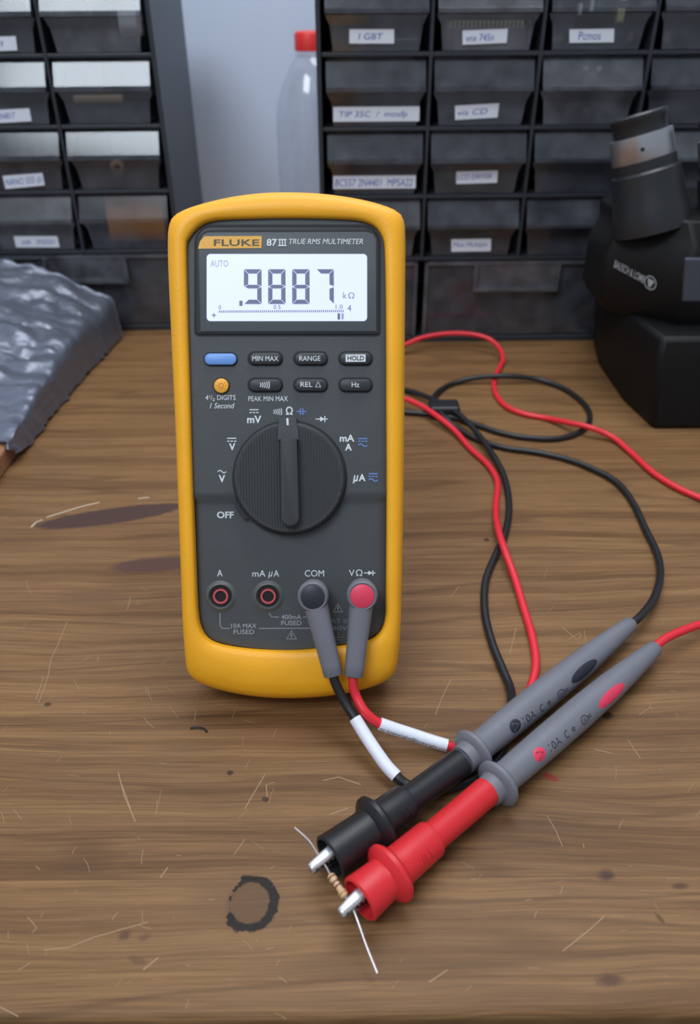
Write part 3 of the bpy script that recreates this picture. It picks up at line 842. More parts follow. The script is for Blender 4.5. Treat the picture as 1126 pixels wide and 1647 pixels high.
# front panel: surface with the ledge below the dial
YL = F2(466, 803).y


def fz(x, y):
    t = (YL + 0.0012 - y) / 0.0024; t = max(0.0, min(1.0, t)); t = t * t * (3 - 2 * t)
    # upper part stands proud of the lower part, flush at the rim
    return -0.0016 * t - 0.0004


ys = [p.y for p in INN]; y0, y1 = min(ys), max(ys)
rows = 130; cols = 28; fp = MB(); grid = []
for j in range(rows + 1):
    s = j / rows; y = y0 + 1e-5 + (y1 - y0 - 2e-5) * (0.5 - 0.5 * math.cos(math.pi * s)) if j % 1 == 0 else 0
    xs = []
    for i in range(len(INN)):
        a, b = INN[i], INN[(i + 1) % len(INN)]
        if (a.y - y) * (b.y - y) <= 0 and abs(a.y - b.y) > 1e-9: xs.append(a.x + (b.x - a.x) * (y - a.y) / (b.y - a.y))
    xa, xc = min(xs) - 0.0004, max(xs) + 0.0004
    row = []
    for i in range(cols + 1):
        t = i / cols; t = 0.5 - 0.5 * math.cos(math.pi * t); x = xa + (xc - xa) * t
        e = min(x - xa, xc - x, 0.004) / 0.004; dz = -0.0012 * (1 - e) ** 2 if y < YL else -0.0006 * (1 - e) ** 3
        row.append(FW(x, y, fz(x, y) + dz))
    grid.append(row)
fp.rings(grid, 0, False)
pan = fp.obj('front_panel', 'panel', met, angle=60)


def zf(py): return fz(0, F2(466, py).y)


def face_text(body, rect, m, parent, z=None, shear=0.0, bold=0.0, name='legend'):
    x0, y0_, x1, y1_ = rect; vs, fs = text2d(body, shear, bold)
    if z is None: z = zf((y0_ + y1_) / 2) + 0.0001
    mb = MB(); mb.add([F(x0 + (x1 - x0) * s, y1_ + (y0_ - y1_) * t, z) for s, t in vs], fs)
    return mb.obj(name, m, parent, smooth=False)


def face_lines(lines, wpx, m, parent, z=None, name='legend'):
    mb = MB()
    for pts in lines:
        closed = pts[0] == pts[-1] and len(pts) > 3
        vs, fs = ribbon(pts[:-1] if closed else pts, wpx, closed)
        zz = zf(pts[0][1]) + 0.0001 if z is None else z
        mb.add([F(p.x, p.y, zz) for p in vs], fs)
    return mb.obj(name, m, parent, smooth=False)


def rrect(x0, y0_, x1, y1_, r, n=6, rb=None):
    """pixel rounded rect, radii top r and bottom rb"""
    rb = r if rb is None else rb; out = []
    for (cx, cy, rr, a0) in ((x1 - r, y0_ + r, r, -90), (x1 - rb, y1_ - rb, rb, 0), (x0 + rb, y1_ - rb, rb, 90), (x0 + r, y0_ + r, r, 180)):
        for k in range(n + 1):
            a = R(a0 + 90 * k / n); out.append((cx + rr * math.cos(a), cy + rr * math.sin(a)))
    return out


def inset(poly, d):
    cx = sum(p[0] for p in poly) / len(poly); cy = sum(p[1] for p in poly) / len(poly); out = []
    n = len(poly)
    for i in range(n):
        a = V(poly[i - 1]); b = V(poly[(i + 1) % n]); t = (b - a).normalized() if (b - a).length > 1e-9 else V((1, 0)); q = V((-t.y, t.x))
        out.append(tuple(V(poly[i]) + q * d))
    return out


def slab(poly, z0, z1, name, m, parent, bev=0.0, bevz=None, smooth=True):
    """extruded pixel outline on the meter face, softened rim"""
    mb = MB(); bz = bev * 0.00025 if bevz is None else bevz
    rr = [[F(x, y, z0) for x, y in poly]]
    if bev > 0:
        rr += [[F(x, y, z1 - bz) for x, y in poly], [F(x, y, z1 - bz * 0.3) for x, y in inset(poly, bev * 0.35)], [F(x, y, z1) for x, y in inset(poly, bev)]]
    else: rr += [[F(x, y, z1) for x, y in poly]]
    mb.rings(rr, 0, True, False, True)
    mb.f[-1] = mb.f[-1]
    return mb.obj(name, m, parent, smooth=smooth, angle=35)


ZP = zf(500)
# display: groove, frame, plate, lit panel
slab(rrect(312, 361, 613, 541, 30, 8, 8), ZP - 0.0004, ZP + 0.00012, 'display_groove', 'groove', met)
fr = slab(rrect(314.5, 364, 610.5, 538.5, 27, 8, 6), ZP, ZP + 0.0007, 'display_frame', 'panel_dark', met, 2.0)
slab(rrect(317, 370, 608, 535.5, 22, 8, 5), ZP, ZP + 0.00085, 'display_groove', 'groove', met)
pw = slab([(321 + 4, 378), (335, 373.5), (590, 373), (600, 376), (605.5, 384), (605, 533), (322.5, 533.5), (319, 402)][::1], ZP, ZP + 0.0013, 'display_window', 'window_plate', met, 1.2)
zw = ZP + 0.0013
lcd = slab(rrect(332.5, 408.5, 590.5, 516.5, 6, 5), zw - 0.0004, zw + 0.00008, 'lit_screen', 'lcd', met)
zl = zw + 0.00018
slab([(318.5, 400), (321.5, 388), (329, 380), (421, 379.6), (420.5, 398.8)], zw - 0.0003, zw + 0.00008, 'brand_badge', 'badge', pw)
face_text('FLUKE', (344, 385, 417, 395.4), 'badge_text', pw, zl, 0, 0.012)
face_text('87', (429, 384.2, 445.5, 395.6), 'white_print', pw, zl, 0, 0.02)
face_lines([[(450, 385.5), (450, 395)], [(454.3, 385.5), (454.3, 395)], [(458.6, 385.5), (458.6, 395)], [(447.6, 385.3), (461, 385.3)], [(447.6, 395), (461, 395)]], 1.7, 'white_print', pw, zl)
face_text('TRUE RMS MULTIMETER', (465, 384, 584, 392.6), 'white_print', pw, zl, 0.22)
# LCD content
face_text('AUTO', (338.5, 418.5, 367, 429), 'lcd_segment_light', lcd, zl)


def seg_digit(x0, y0_, x1, y1_, segs, nm='digit'):
    w = 7.0; g = 0.6; ym = (y0_ + y1_) / 2; mb = MB()
    hseg = lambda y, k: [(x0 + g + (0 if k else 0), y), (x0 + w, y + (w if k > 0 else -w)), (x1 - w, y + (w if k > 0 else -w)), (x1 - g, y)]
    S = {'a': [(x0 + g, y0_), (x1 - g, y0_), (x1 - w - g, y0_ + w), (x0 + w + g, y0_ + w)],
         'd': [(x0 + w + g, y1_ - w), (x1 - w - g, y1_ - w), (x1 - g, y1_), (x0 + g, y1_)],
         'g': [(x0 + 1.5, ym), (x0 + w, ym - w * 0.42), (x1 - w, ym - w * 0.42), (x1 - 1.5, ym), (x1 - w, ym + w * 0.42), (x0 + w, ym + w * 0.42)],
         'f': [(x0, y0_ + g), (x0 + w, y0_ + w + g), (x0 + w, ym - w * 0.5), (x0, ym - g * 1.2)],
         'e': [(x0, ym + g * 1.2), (x0 + w, ym + w * 0.5), (x0 + w, y1_ - w - g), (x0, y1_ - g)],
         'b': [(x1 - w, y0_ + w + g), (x1, y0_ + g), (x1, ym - g * 1.2), (x1 - w, ym - w * 0.5)],
         'c': [(x1 - w, ym + w * 0.5), (x1, ym + g * 1.2), (x1, y1_ - g), (x1 - w, y1_ - w - g)]}
    for s in segs:
        p = S[s]; mb.add([F(x, y, zl) for x, y in p], [tuple(reversed(range(len(p))))])
    return mb.obj(nm, 'lcd_segment', lcd, smooth=False)


seg_digit(392.3, 433, 420.8, 489, 'abcdfg'); seg_digit(431.3, 433, 459.3, 489, 'abcdefg'); seg_digit(470, 433, 498, 489, 'abcdefg'); seg_digit(509, 433, 537, 489, 'abc')
slab([(385, 483.6), (390.2, 483.6), (390.2, 492), (385, 492)], zl - 0.00005, zl, 'decimal_point', 'lcd_segment', lcd, smooth=False)
face_text('k', (552, 470, 557.5, 480), 'lcd_segment', lcd, zl); face_text('\u03a9', (560.3, 470.5, 570, 480), 'lcd_segment', lcd, zl)
for t_, r_ in (('0', (351.6, 491, 355.8, 497.3)), ('0.5', (440, 490.7, 451.5, 497)), ('1.0', (540, 490, 551.3, 496.6)), ('4', (558.8, 490.5, 565, 500.5))):
    face_text(t_, r_, 'lcd_segment', lcd, zl)
face_lines([[(352.8 + k * 199.2 / 63, 499.2 - k * 0.014), (352.8 + k * 199.2 / 63, 503 - k * 0.014)] for k in range(64)], 1.5, 'lcd_segment', lcd, zl, 'bar_graph')
face_lines([[(340.5, 507), (347.5, 507)], [(344, 503.5), (344, 510.5)]], 1.5, 'lcd_segment', lcd, zl)
face_lines([[(545, 504), (545, 514)]], 4.2, 'lcd_segment', lcd, zl); face_lines([[(551, 504), (551, 513.5)]], 3.6, 'lcd_segment_light', lcd, zl)


# buttons
def button(x0, y0_, x1, y1_, m, nm='button', hgt=0.0016):
    r = (y1_ - y0_) / 2 - 0.3
    slab(rrect(x0 - 2.2, y0_ - 2.2, x1 + 2.2, y1_ + 2.2, r + 2.0, 8), ZP - 0.0005, ZP + 0.0001, 'button_recess', 'groove', met)
    return slab(rrect(x0, y0_, x1, y1_, r, 8), ZP - 0.0005, ZP + hgt, nm, m, met, 3.0, 0.0008)


zb_ = ZP + 0.0016 + 0.0001
b = button(329, 568.5, 380.5, 587, 'blue_button'); b['label'] = 'light blue shift button'
for (x0, x1) in ((400, 453.5), (473.5, 526), (546, 598)):
    for (ya_, yb2) in ((567, 586.5), (609.3, 629.3)):
        b = button(x0, ya_, x1, yb2, 'black_button')
        if ya_ < 600:
            if x0 == 400: face_text('MIN MAX', (406, 572.6, 447.8, 580.6), 'white_print', b, zb_)
            elif x0 == 473.5: face_text('RANGE', (481.4, 572.6, 515.4, 580.4), 'white_print', b, zb_)
            else:
                slab([(556, 570.3), (588, 570), (588, 581.8), (556, 582)], zb_ - 0.0002, zb_, 'legend', 'white_print', b, smooth=False)
                face_text('HOLD', (559, 572, 585.7, 579.8), 'dark_print', b, zb_ + 0.0001, 0, 0.02)
        elif x0 == 400:
            face_lines([[(417.5 + k * 3.4 + 2.2 * math.cos(R(a)), 619.2 + (3.4 + k * 0.7) * math.sin(R(a))) for a in range(-70, 71, 20)] for k in range(5)], 1.3, 'white_print', b, zb_)
        elif x0 == 473.5:
            face_text('REL', (483.4, 614.4, 502.6, 622.3), 'white_print', b, zb_)
            face_lines([[(511.7, 614), (507.6, 622.4), (515.8, 622.4), (511.7, 614)]], 1.4, 'white_print', b, zb_)
        else: face_text('Hz', (565.8, 614.5, 577.8, 622.6), 'white_print', b, zb_)
circ = lambda cx, cy, r, n=28: [(cx + r * math.cos(2 * math.pi * k / n), cy + r * math.sin(2 * math.pi * k / n)) for k in range(n)]
slab(circ(356, 620.5, 14), ZP - 0.0005, ZP + 0.0001, 'button_recess', 'groove', met)
yb_ = slab(circ(356, 620.5, 12), ZP - 0.0005, ZP + 0.0014, 'backlight_button', 'yellow_button', met, 2.5, 0.0007); yb_['label'] = 'round yellow backlight button'
face_lines([circ(355.6, 620, 3.6, 16) + [circ(355.6, 620, 3.6, 16)[0]]] + [[(355.6 + 6 * math.cos(R(a)), 620 + 6 * math.sin(R(a))), (355.6 + 8 * math.cos(R(a)), 620 + 8 * math.sin(R(a)))] for a in range(0, 360, 45)], 1.1, 'yellow_button_print', yb_, ZP + 0.0015)

# printed legends on the panel
T = lambda b_, r, m='white_print', **k: face_text(b_, r, m, pan, **k)
LN = lambda l, w=1.3, m='white_print', **k: face_lines(l, w, m, pan, **k)
T('4\u00b9/\u2082 DIGITS', (330.5, 635.5, 379, 645), 'white_print'); T('1 Second', (337.6, 648, 377, 656.8), shear=0.22); T('PEAK MIN MAX', (399.5, 637.3, 463, 645.2))


def dcsym(x0, x1, y, m='white_print', gap=4.6):
    w = (x1 - x0); LN([[(x0, y), (x1, y)]] + [[(x0 + w * k * 0.37, y + gap), (x0 + w * (k * 0.37 + 0.26), y + gap)] for k in range(3)], 1.6, m)


def tilde(x0, x1, y, m='white_print', a=2.0):
    LN([[(x0 + (x1 - x0) * k / 12, y - a * math.sin(2 * math.pi * k / 12)) for k in range(13)]], 1.5, m)


def diode(x0, x1, y, s=4.2, m='white_print'):
    xm = (x0 + x1) / 2 + 1.5; LN([[(x0, y), (x1, y)], [(xm + 3.6, y - s - 0.8), (xm + 3.6, y + s + 0.8)]], 1.5, m)
    mb = MB(); z = zf(y) + 0.00011; mb.add([F(xm - 4, y - s, z), F(xm - 4, y + s, z), F(xm + 3.4, y, z)], [(0, 1, 2)]); mb.obj('legend', m, pan, smooth=False)


T('mV', (397.5, 668.5, 420.5, 680.6), bold=0.025); dcsym(401.5, 415.8, 659)
LN([[(439.5 + k * 3.0 + 1.8 * math.cos(R(a)), 662.3 + (3.4 + k * 0.6) * math.sin(R(a))) for a in range(-70, 71, 20)] for k in range(5)], 1.2)
T('\u03a9', (459.8, 654, 471, 667.2), bold=0.02)
LN([[(477, 662), (483, 662)], [(483.3, 656.8), (483.3, 667)], [(487, 662), (492.5, 662)]] + [[(488.8 - 2.2 * math.cos(R(a)), 662 + 5.2 * math.sin(R(a))) for a in range(-70, 71, 20)]], 1.5, 'blue_print')
diode(507.5, 527.4, 674)
dcsym(365.4, 380.2, 705); T('V', (368.5, 713, 378.5, 724.2), bold=0.03)
tilde(350.3, 363.8, 758.6); T('V', (351.8, 764, 362.2, 775.8), bold=0.03); T('OFF', (349, 822.8, 376, 833.6), bold=0.02)
T('mA', (546.5, 699, 570, 710.4), bold=0.025); T('A', (555, 713.4, 566, 724.8), bold=0.03)
dcsym(576.3, 590.8, 705.5, 'blue_print', 4.2); tilde(576.3, 590.8, 716, 'blue_print')
T('\u03bc', (567.5, 764.5, 576.5, 777.5), bold=0.02, shear=0.2); T('A', (577, 762.5, 588, 774), bold=0.03, shear=0.0)
dcsym(593, 607.6, 762, 'blue_print', 4.3); tilde(593, 607.6, 772, 'blue_print')
T('A', (349.3, 916.6, 358, 927)); T('mA', (406, 917.3, 427, 927.4)); T('\u03bc', (431.5, 919.5, 438.5, 930), shear=0.2); T('A', (440, 917.3, 449, 927.4))
T('COM', (490.3, 917, 521.3, 927.4)); T('V', (561.3, 916.6, 570, 926.6)); T('\u03a9', (572.5, 916, 583, 926.4)); diode(585.5, 604, 921.5, 3.6)
T('400mA', (452.7, 988.6, 484.6, 996), 'grey_print'); T('FUSED', (452.7, 998.3, 485, 1005.6), 'grey_print')
T('10A MAX', (372, 1002.9, 412.6, 1010.2), 'grey_print'); T('FUSED', (375.8, 1012.6, 409, 1020), 'grey_print')
LN([[(354, 986), (354, 1006), (357, 1010.6), (370, 1010.8)], [(416, 1010.8), (540, 1010.3)], [(433, 986), (436.6, 992.4), (448.6, 992.6)], [(487.5, 992.6), (510, 992.6)]], 1.0, 'grey_print')
LN([[(469, 1014.6), (461.4, 1027.6), (477, 1027.6), (469, 1014.6)], [(469, 1019), (469, 1023.6)], [(469, 1024.8), (469, 1026)]], 1.4, 'grey_print')
LN([[(543.6, 971.8), (536, 984), (551.4, 984), (543.6, 971.8)], [(543.6, 976), (543.6, 980.4)], [(543.6, 981.4), (543.6, 982.6)]], 1.4, 'grey_print')
T('CAT III', (523, 995.4, 561, 1003), 'dim_print'); T('1000V', (521.5, 1006.8, 559, 1014), 'dim_print')
LN([[(544.5, 1016), (544.5, 1025)], [(536, 1025), (553, 1025)], [(539, 1028.6), (550, 1028.6)]], 1.0, 'dim_print')

# rotary dial with ribbed face and pointer bar
dc = F2(466, 768.5); DR = 0.02235
mb = MB(); ZD = ZP + 0.0042; ring_lo = []
mb.lathe(FW(dc.x, dc.y, ZP - 0.003), Nn, [(0, DR + 0.0002), (0.0032, DR + 0.0002), (0.0062, DR - 0.0004), (0.0070, DR - 0.0010), (0.0070, DR - 0.0022)], 96, 0, UX)
pitch = 0.00118; nst = int(DR * 2 / pitch * 4); rows2 = []
for i in range(nst + 1):
    x = -DR + 0.0012 + (2 * DR - 0.0024) * i / nst; yy = math.sqrt(max(0, (DR - 0.0012) ** 2 - x * x))
    z = ZD + (0.0, 0.00045, 0.00045, 0.0)[i % 4] - 0.0003
    rows2.append([FW(dc.x + x, dc.y - yy + 2 * yy * k / 4, z) for k in range(5)])
mb.rings(rows2, 0, False)
dial = mb.obj('rotary_dial', 'dial', met, angle=25)
slab(circ(466, 768.5, 92.5, 72), ZP - 0.0008, ZP + 0.0001, 'dial_recess', 'groove', met)
bar_px = []
for k in range(13): a = R(0 + 180 * k / 12); bar_px.append((466.8 + 14.5 * math.cos(a), 832 + 14.5 * math.sin(a)))
bar_px += [(450, 705), (478, 705)]
bar_px = [(x, y) for x, y in bar_px]
slab(bar_px, ZD - 0.0008, ZD + 0.0042, 'pointer_bar', 'dial', dial, 2.6, 0.0009)
slab([(447.5, 672.5), (476.8, 672.5), (481.5, 708), (446.5, 708)], ZD - 0.004, ZD + 0.0006, 'pointer_tab', 'panel', dial, 1.2, 0.0004)
slab([(460.6, 672.5), (464, 672.5), (464.4, 684), (461, 684)], ZD, ZD + 0.0008, 'pointer_mark', 'white_print', dial, smooth=False)
stp = [(466 - (93 + 6 * (1 if i else 0)) * math.cos(R(a)), 768.5 + (93 + 6 * (1 if i else 0)) * math.sin(R(a))) for i, a in ((0, 20), (0, 26), (0, 32), (0, 38), (0, 44), (1, 41), (1, 34), (1, 27))]
slab(stp[::-1], ZP - 0.002, ZP + 0.0008, 'dial_stop', 'panel_dark', met, 0.8, 0.0003)

# input jacks
ZJ = zf(960)
for px_, py_ in ((354, 960.3), (430.8, 960.3), (503.5, 958.9), (582.6, 957.4)):
    c = F2(px_, py_); S = FW(c.x, c.y, ZJ)
    jk = MB().lathe(S, Nn, [(-0.004, 0.0042), (0.0002, 0.0044), (0.0012, 0.0050), (0.0010, 0.0056), (0.0003, 0.0061), (0.0001, 0.0065)], 36, 0, UX).obj('jack', 'jack_ring', met)
    MB().lathe(S + Nn * 0.00008, Nn, [(0, 0.0062), (0.0001, 0.0042)], 36, 0, UX).obj('jack_well', 'jack_hole', jk)
    MB().lathe(S + Nn * 0.0002, Nn, [(0, 0.0044), (0.0, 0.0)], 36, 0, UX).obj('jack_floor', 'jack_hole', jk)
    rg = MB().lathe(S + Nn * 0.0003, Nn, [(-0.001, 0.0033), (0.0006, 0.0031), (0.0006, 0.0024), (0.0002, 0.0023)], 32, 0, UX).obj('contact_ring', 'jack_red', jk)
    if px_ > 480: rg.hide_render = False

# ================================================================== TEST LEADS
CR = 0.00195


def make_plug(root, head_px, end_px, capm):
    z = 0.0095
    h0 = F(*head_px, z); e0 = F(*end_px, 0.0105)
    c2 = F2(*head_px, z)
    # barrel into the jack
    MB().lathe(FW(c2.x, c2.y, ZJ + 0.0015), Nn, [(0, 0.0048), (0.006, 0.0054), (0.0105, 0.0056)], 32, 0, UX, True, True).obj('plug_barrel', 'grey_rubber', root)
    ax = (e0 - h0); L_ = ax.length; ax.normalize()
    hd = MB().lathe(FW(c2.x, c2.y, 0.003), Nn, [(0, 0.0058), (0.0068, 0.0062), (0.0082, 0.0060), (0.0088, 0.0054), (0.0085, 0.0050)], 36, 0, UX, True, True).obj('plug_head', 'grey_rubber', root)
    MB().lathe(FW(c2.x, c2.y, 0.0105), Nn, [(0, 0.0048), (0.0013, 0.0047), (0.0016, 0.0042), (0.0017, 0.0)], 36, 0, UX).obj('plug_cap', capm, hd)
    side = ax.cross(Nn)
    rs = []
    for t, a, b in ((0.003, 0.0049, 0.0042), (0.010, 0.0046, 0.0042), (L_ * 0.55, 0.0042, 0.0038), (L_ * 0.85, 0.0040, 0.0035), (L_ - 0.0004, 0.0039, 0.0034), (L_, 0.0036, 0.0031)):
        rs.append([h0 - Nn * 0.0020 + ax * t + side * (a * math.copysign(abs(math.cos(q)) ** 0.8, math.cos(q))) + Nn * (b * math.copysign(abs(math.sin(q)) ** 0.8, math.sin(q))) for q in (2 * math.pi * k / 28 for k in range(28))])
    MB().rings(rs, 0, True, True, True).obj('plug_handle', 'grey_rubber', root, angle=50)
    return h0 - Nn * 0.0020 + ax * L_, ax


def cable(root, pts, m):
    P = catmull(pts, 8); MB().tube(P, CR, 12).obj('cable', m, root, angle=80); return P


def sleeve(root, pts, text=None):
    P = catmull(pts, 4)
    o = MB().tube(P, CR + 0.0006, 20).obj('cable_sleeve', 'white_sleeve', root, angle=80)
    o['label'] = 'white printed sleeve around the cable'
    if text:
        ax = (P[-1] - P[0]); L_ = ax.length; ax.normalize()
        e = (CAM - P[0]); e = (e - ax * e.dot(ax)).normalized(); e2 = e.cross(ax)   # e2: downward in the picture
        if e2.dot(AV) < 0: e2 = -e2
        vs, fs = text2d(text); mb = MB(); rr = CR + 0.00068
        for_v = []
        for s, t in vs:
            k = s * 0.97 + 0.015; i = min(int(k * (len(P) - 1)), len(P) - 2); f_ = k * (len(P) - 1) - i
            p = P[i] + (P[i + 1] - P[i]) * f_; ph = R(24) + R(42) * (1 - t)
            for_v.append(p + e * (rr * math.cos(ph)) + e2 * (rr * math.sin(ph)))
        mb.add(for_v, fs); mb.obj('sleeve_print', 'print_black', o, smooth=False)


class Axis:
    def __init__(s, p0, p1):
        s.p0 = V(p0); s.ax = V(p1) - V(p0); s.L = s.ax.length; s.ax.normalize()
        m = s.p0 + s.ax * s.L / 2; e = CAM - m; s.e = (e - s.ax * e.dot(s.ax)).normalized(); s.e2 = s.ax.cross(s.e)

    def at(s, t, ph, r): return s.p0 + s.ax * t + (s.e * math.cos(ph) + s.e2 * math.sin(ph)) * r


def prof_r(prof, t):
    for (a, ra), (b, rb) in zip(prof[:-1], prof[1:]):
        if a <= t <= b and b > a: return ra + (rb - ra) * (t - a) / (b - a)
    return prof[-1][1]


def make_probe(root, guard_px, tail_px, inlay_px, mark_px, print_rng, inlay_m, mark_m, ztail):
    zg = 0.0098
    p0 = W(*guard_px, zg); p1 = W(*tail_px, ztail)
    A_ = Axis(p0, p1); L_ = A_.L
    prof = [(-0.0105, 0.0036), (-0.0103, 0.0042), (-0.0062, 0.0042), (-0.0060, 0.0056), (-0.0035, 0.0057), (-0.0022, 0.0062), (-0.0016, 0.0082), (-0.0008, 0.0090), (0.0006, 0.0091), (0.0014, 0.0084), (0.0020, 0.0064), (0.006, 0.0058), (0.012, 0.0060), (0.030, 0.0063), (0.052, 0.0064), (L_ * 0.66, 0.0060), (L_ * 0.82, 0.0050), (L_ * 0.95, 0.0040), (L_ - 0.0006, 0.0035), (L_, 0.0031)]
    pr = MB().lathe(p0, A_.ax, prof, 40, 0, A_.e, True, True).obj('probe', 'grey_rubber', root, angle=35)

    def on(px, py):   # pixel -> (t, phi) on the upper surface
        best = None
        for i in range(0, 121):
            t = L_ * i / 120; r = prof_r(prof, t)
            for k in range(-12, 13):
                ph = R(k * 6); p = A_.at(t, ph, r); dd = p - CAM; w_ = dd.dot(FWD)
                e = (CX + F_PX * dd.dot(AU) / w_ - px) ** 2 + (CY + F_PX * dd.dot(AV) / w_ - py) ** 2
                if best is None or e < best[0]: best = (e, t, ph)
        return best[1], best[2]

    def patch(px, py, la, lb, m, nm, tri=False):
        t0, ph0 = on(px, py); mb = MB(); n = 28; rs = []
        for q in (0.0, 0.25, 0.5, 0.75, 1.0):
            rr = []
            for k in range(n):
                a = 2 * math.pi * k / n; f_ = 1.0
                t = t0 + la * q * math.cos(a); r = prof_r(prof, t) + (0.0002 if q < 1 else 0.00002)
                rr.append(A_.at(t, ph0 + lb * q * math.sin(a) / r, r))
            rs.append(rr)
        return mb.rings(rs, 0, True).obj(nm, m, pr)
    patch(*inlay_px, 0.0095, 0.0026, inlay_m, 'inlay'); patch(*mark_px, 0.0030, 0.0026, mark_m, 'inlay')
    ta, pa = on(*print_rng[0]); tb, pb = on(*print_rng[1])
    mb = MB()

    def put(s, t, r_add=0.00012, hgt=0.0032):
        tt = ta + (tb - ta) * s; ph = pa + (pb - pa) * s; r = prof_r(prof, tt) + r_add
        sg = -1 if A_.e2.dot(AV) > 0 else 1
        return A_.at(tt, ph + sg * (t - 0.5) * hgt / r, r)
    for body, s0, s1, h_ in (('10A', 0.0, 0.26, 1.0), ('C', 0.36, 0.44, 1.0), ('e', 0.53, 0.60, 0.55), ('UL', 0.80, 0.88, 0.5), ('us', 0.93, 1.0, 0.5)):
        vs, fs = text2d(body); mb.add([put(s0 + (s1 - s0) * s, 0.5 + (t - 0.5) * h_) for s, t in vs], fs)
    v_, f_ = ribbon([(math.cos(2 * math.pi * k / 24), math.sin(2 * math.pi * k / 24)) for k in range(24)], 0.18, True)
    mb.add([put(0.84 + p.x * 0.075, 0.5 + p.y * 0.55) for p in v_], f_)
    mb.obj('probe_print', 'print_black', pr, smooth=False)
    # warning triangle inside the small mark
    tm, pm = on(*mark_px); tv = MB()
    v_, f_ = ribbon([(0.0017, 0.0), (-0.0012, 0.0016), (-0.0012, -0.0016)], 0.00035, True)
    tv.add([A_.at(tm + p.x, pm + p.y / 0.0062, prof_r(prof, tm) + 0.00035) for p in v_], f_)
    tv.obj('warning_triangle', 'print_black' if 'red' in mark_m else 'grey_rubber', pr, smooth=False)
    return p0, p1, A_


def make_clip(name, label, axis_px, m, letter_px):
    """axis_px: mouth, flange, shoulder, stem end (pixels on the axis)"""
    z = 0.0108
    P4 = [W(*p, z) for p in axis_px]
    p0, p3 = P4[0], P4[3]
    A_ = Axis(p0, p3); tf = (P4[1] - p0).dot(A_.ax); ts = (P4[2] - p0).dot(A_.ax); L_ = A_.L
    root = thing(name, V((p0.x, p0.y, 0)), label, 'clip', 'insulated alligator clips')
    prof = [(0.012, 0.0058), (0.002, 0.0063), (0.0002, 0.0066), (0.0, 0.0070), (0.0006, 0.0078), (0.002, 0.0077), (tf * 0.75, 0.0071), (tf - 0.0028, 0.0074), (tf - 0.0018, 0.0092), (tf - 0.0006, 0.0103), (tf + 0.0008, 0.0104), (tf + 0.0018, 0.0094), (tf + 0.0026, 0.0073),
            (tf + 0.005, 0.0069), (ts - 0.0012, 0.0066), (ts, 0.0062), (ts + 0.0004, 0.0054), (ts + 0.001, 0.0052), (L_ - 0.001, 0.0054), (L_, 0.0052), (L_, 0.0045)]
    MB().lathe(p0, A_.ax, prof, 44, 0, A_.e, False, True).obj('boot', m, root, angle=30)
    MB().lathe(p0 + A_.ax * 0.0119, A_.ax, [(0, 0.0059), (0.0002, 0.0)], 24, 0, A_.e).obj('boot_inside', m, root)
    # jaws: fwd = out of the mouth
    fw = -A_.ax; upv = V((0, 0, 1)); sd = fw.cross(upv).normalized()
    for nm, zz, mm, ln_, th, sg in (('upper_jaw', 0.0017, 'chrome', 0.0080, 0.0016, 1), ('lower_jaw', 0.0004, 'dark_steel', 0.0076, 0.0015, -1)):
        mb = MB(); rs = []
        for t, w_, hh, dz in ((-0.011, 0.0024, th * 1.3, 0.0022), (-0.003, 0.0022, th * 1.25, 0.0012), (0.002, 0.0020, th * 1.1, 0.0005), (ln_ - 0.0016, 0.0016, th, 0.0), (ln_ - 0.0004, 0.0014, th * 0.9, 0.0), (ln_, 0.0010, th * 0.65, 0.0)):
            c = p0 + fw * t + upv * (zz + sg * dz)
            sec = [(-w_, 0), (w_, 0), (w_, sg * hh * 0.55), (w_ * 0.62, sg * hh), (-w_ * 0.62, sg * hh), (-w_, sg * hh * 0.55)]
            rs.append([c + sd * a + upv * b_ for a, b_ in sec])
        jw = mb.rings(rs, 0, True, True, True).obj(nm, mm, root, bevel=0.0003, angle=50)
        for k in range(5):
            t = ln_ - 0.0012 - k * 0.0018; te = MB(); w_ = 0.0016 + k * 0.0001
            c = p0 + fw * t + upv * zz
            te.add([c + sd * w_ + fw * 0.0007, c + sd * w_ - fw * 0.0007, c - sd * w_ - fw * 0.0007, c - sd * w_ + fw * 0.0007, c + sd * w_ - upv * sg * 0.0007, c - sd * w_ - upv * sg * 0.0007],
                   [(0, 1, 4), (3, 5, 2), (0, 4, 5, 3), (4, 1, 2, 5), (0, 3, 2, 1)])
            te.obj('tooth', mm, jw, smooth=False)
    # moulded lettering on the shoulder
    vs, fs = text2d('10A'); tm = (tf + ts) / 2 + 0.0015; mb = MB()
    sg = -1 if A_.e2.dot(AV) > 0 else 1
    mb.add([A_.at(tm + (s - 0.5) * 0.006, R(-28) * (-sg) * -1 + sg * (t - 0.5) * 0.0034 / 0.0068, 0.00705) for s, t in vs], fs)
    mb.obj('moulded_lettering', m, root, smooth=False)
    return A_


ZT = CR + 0.0001
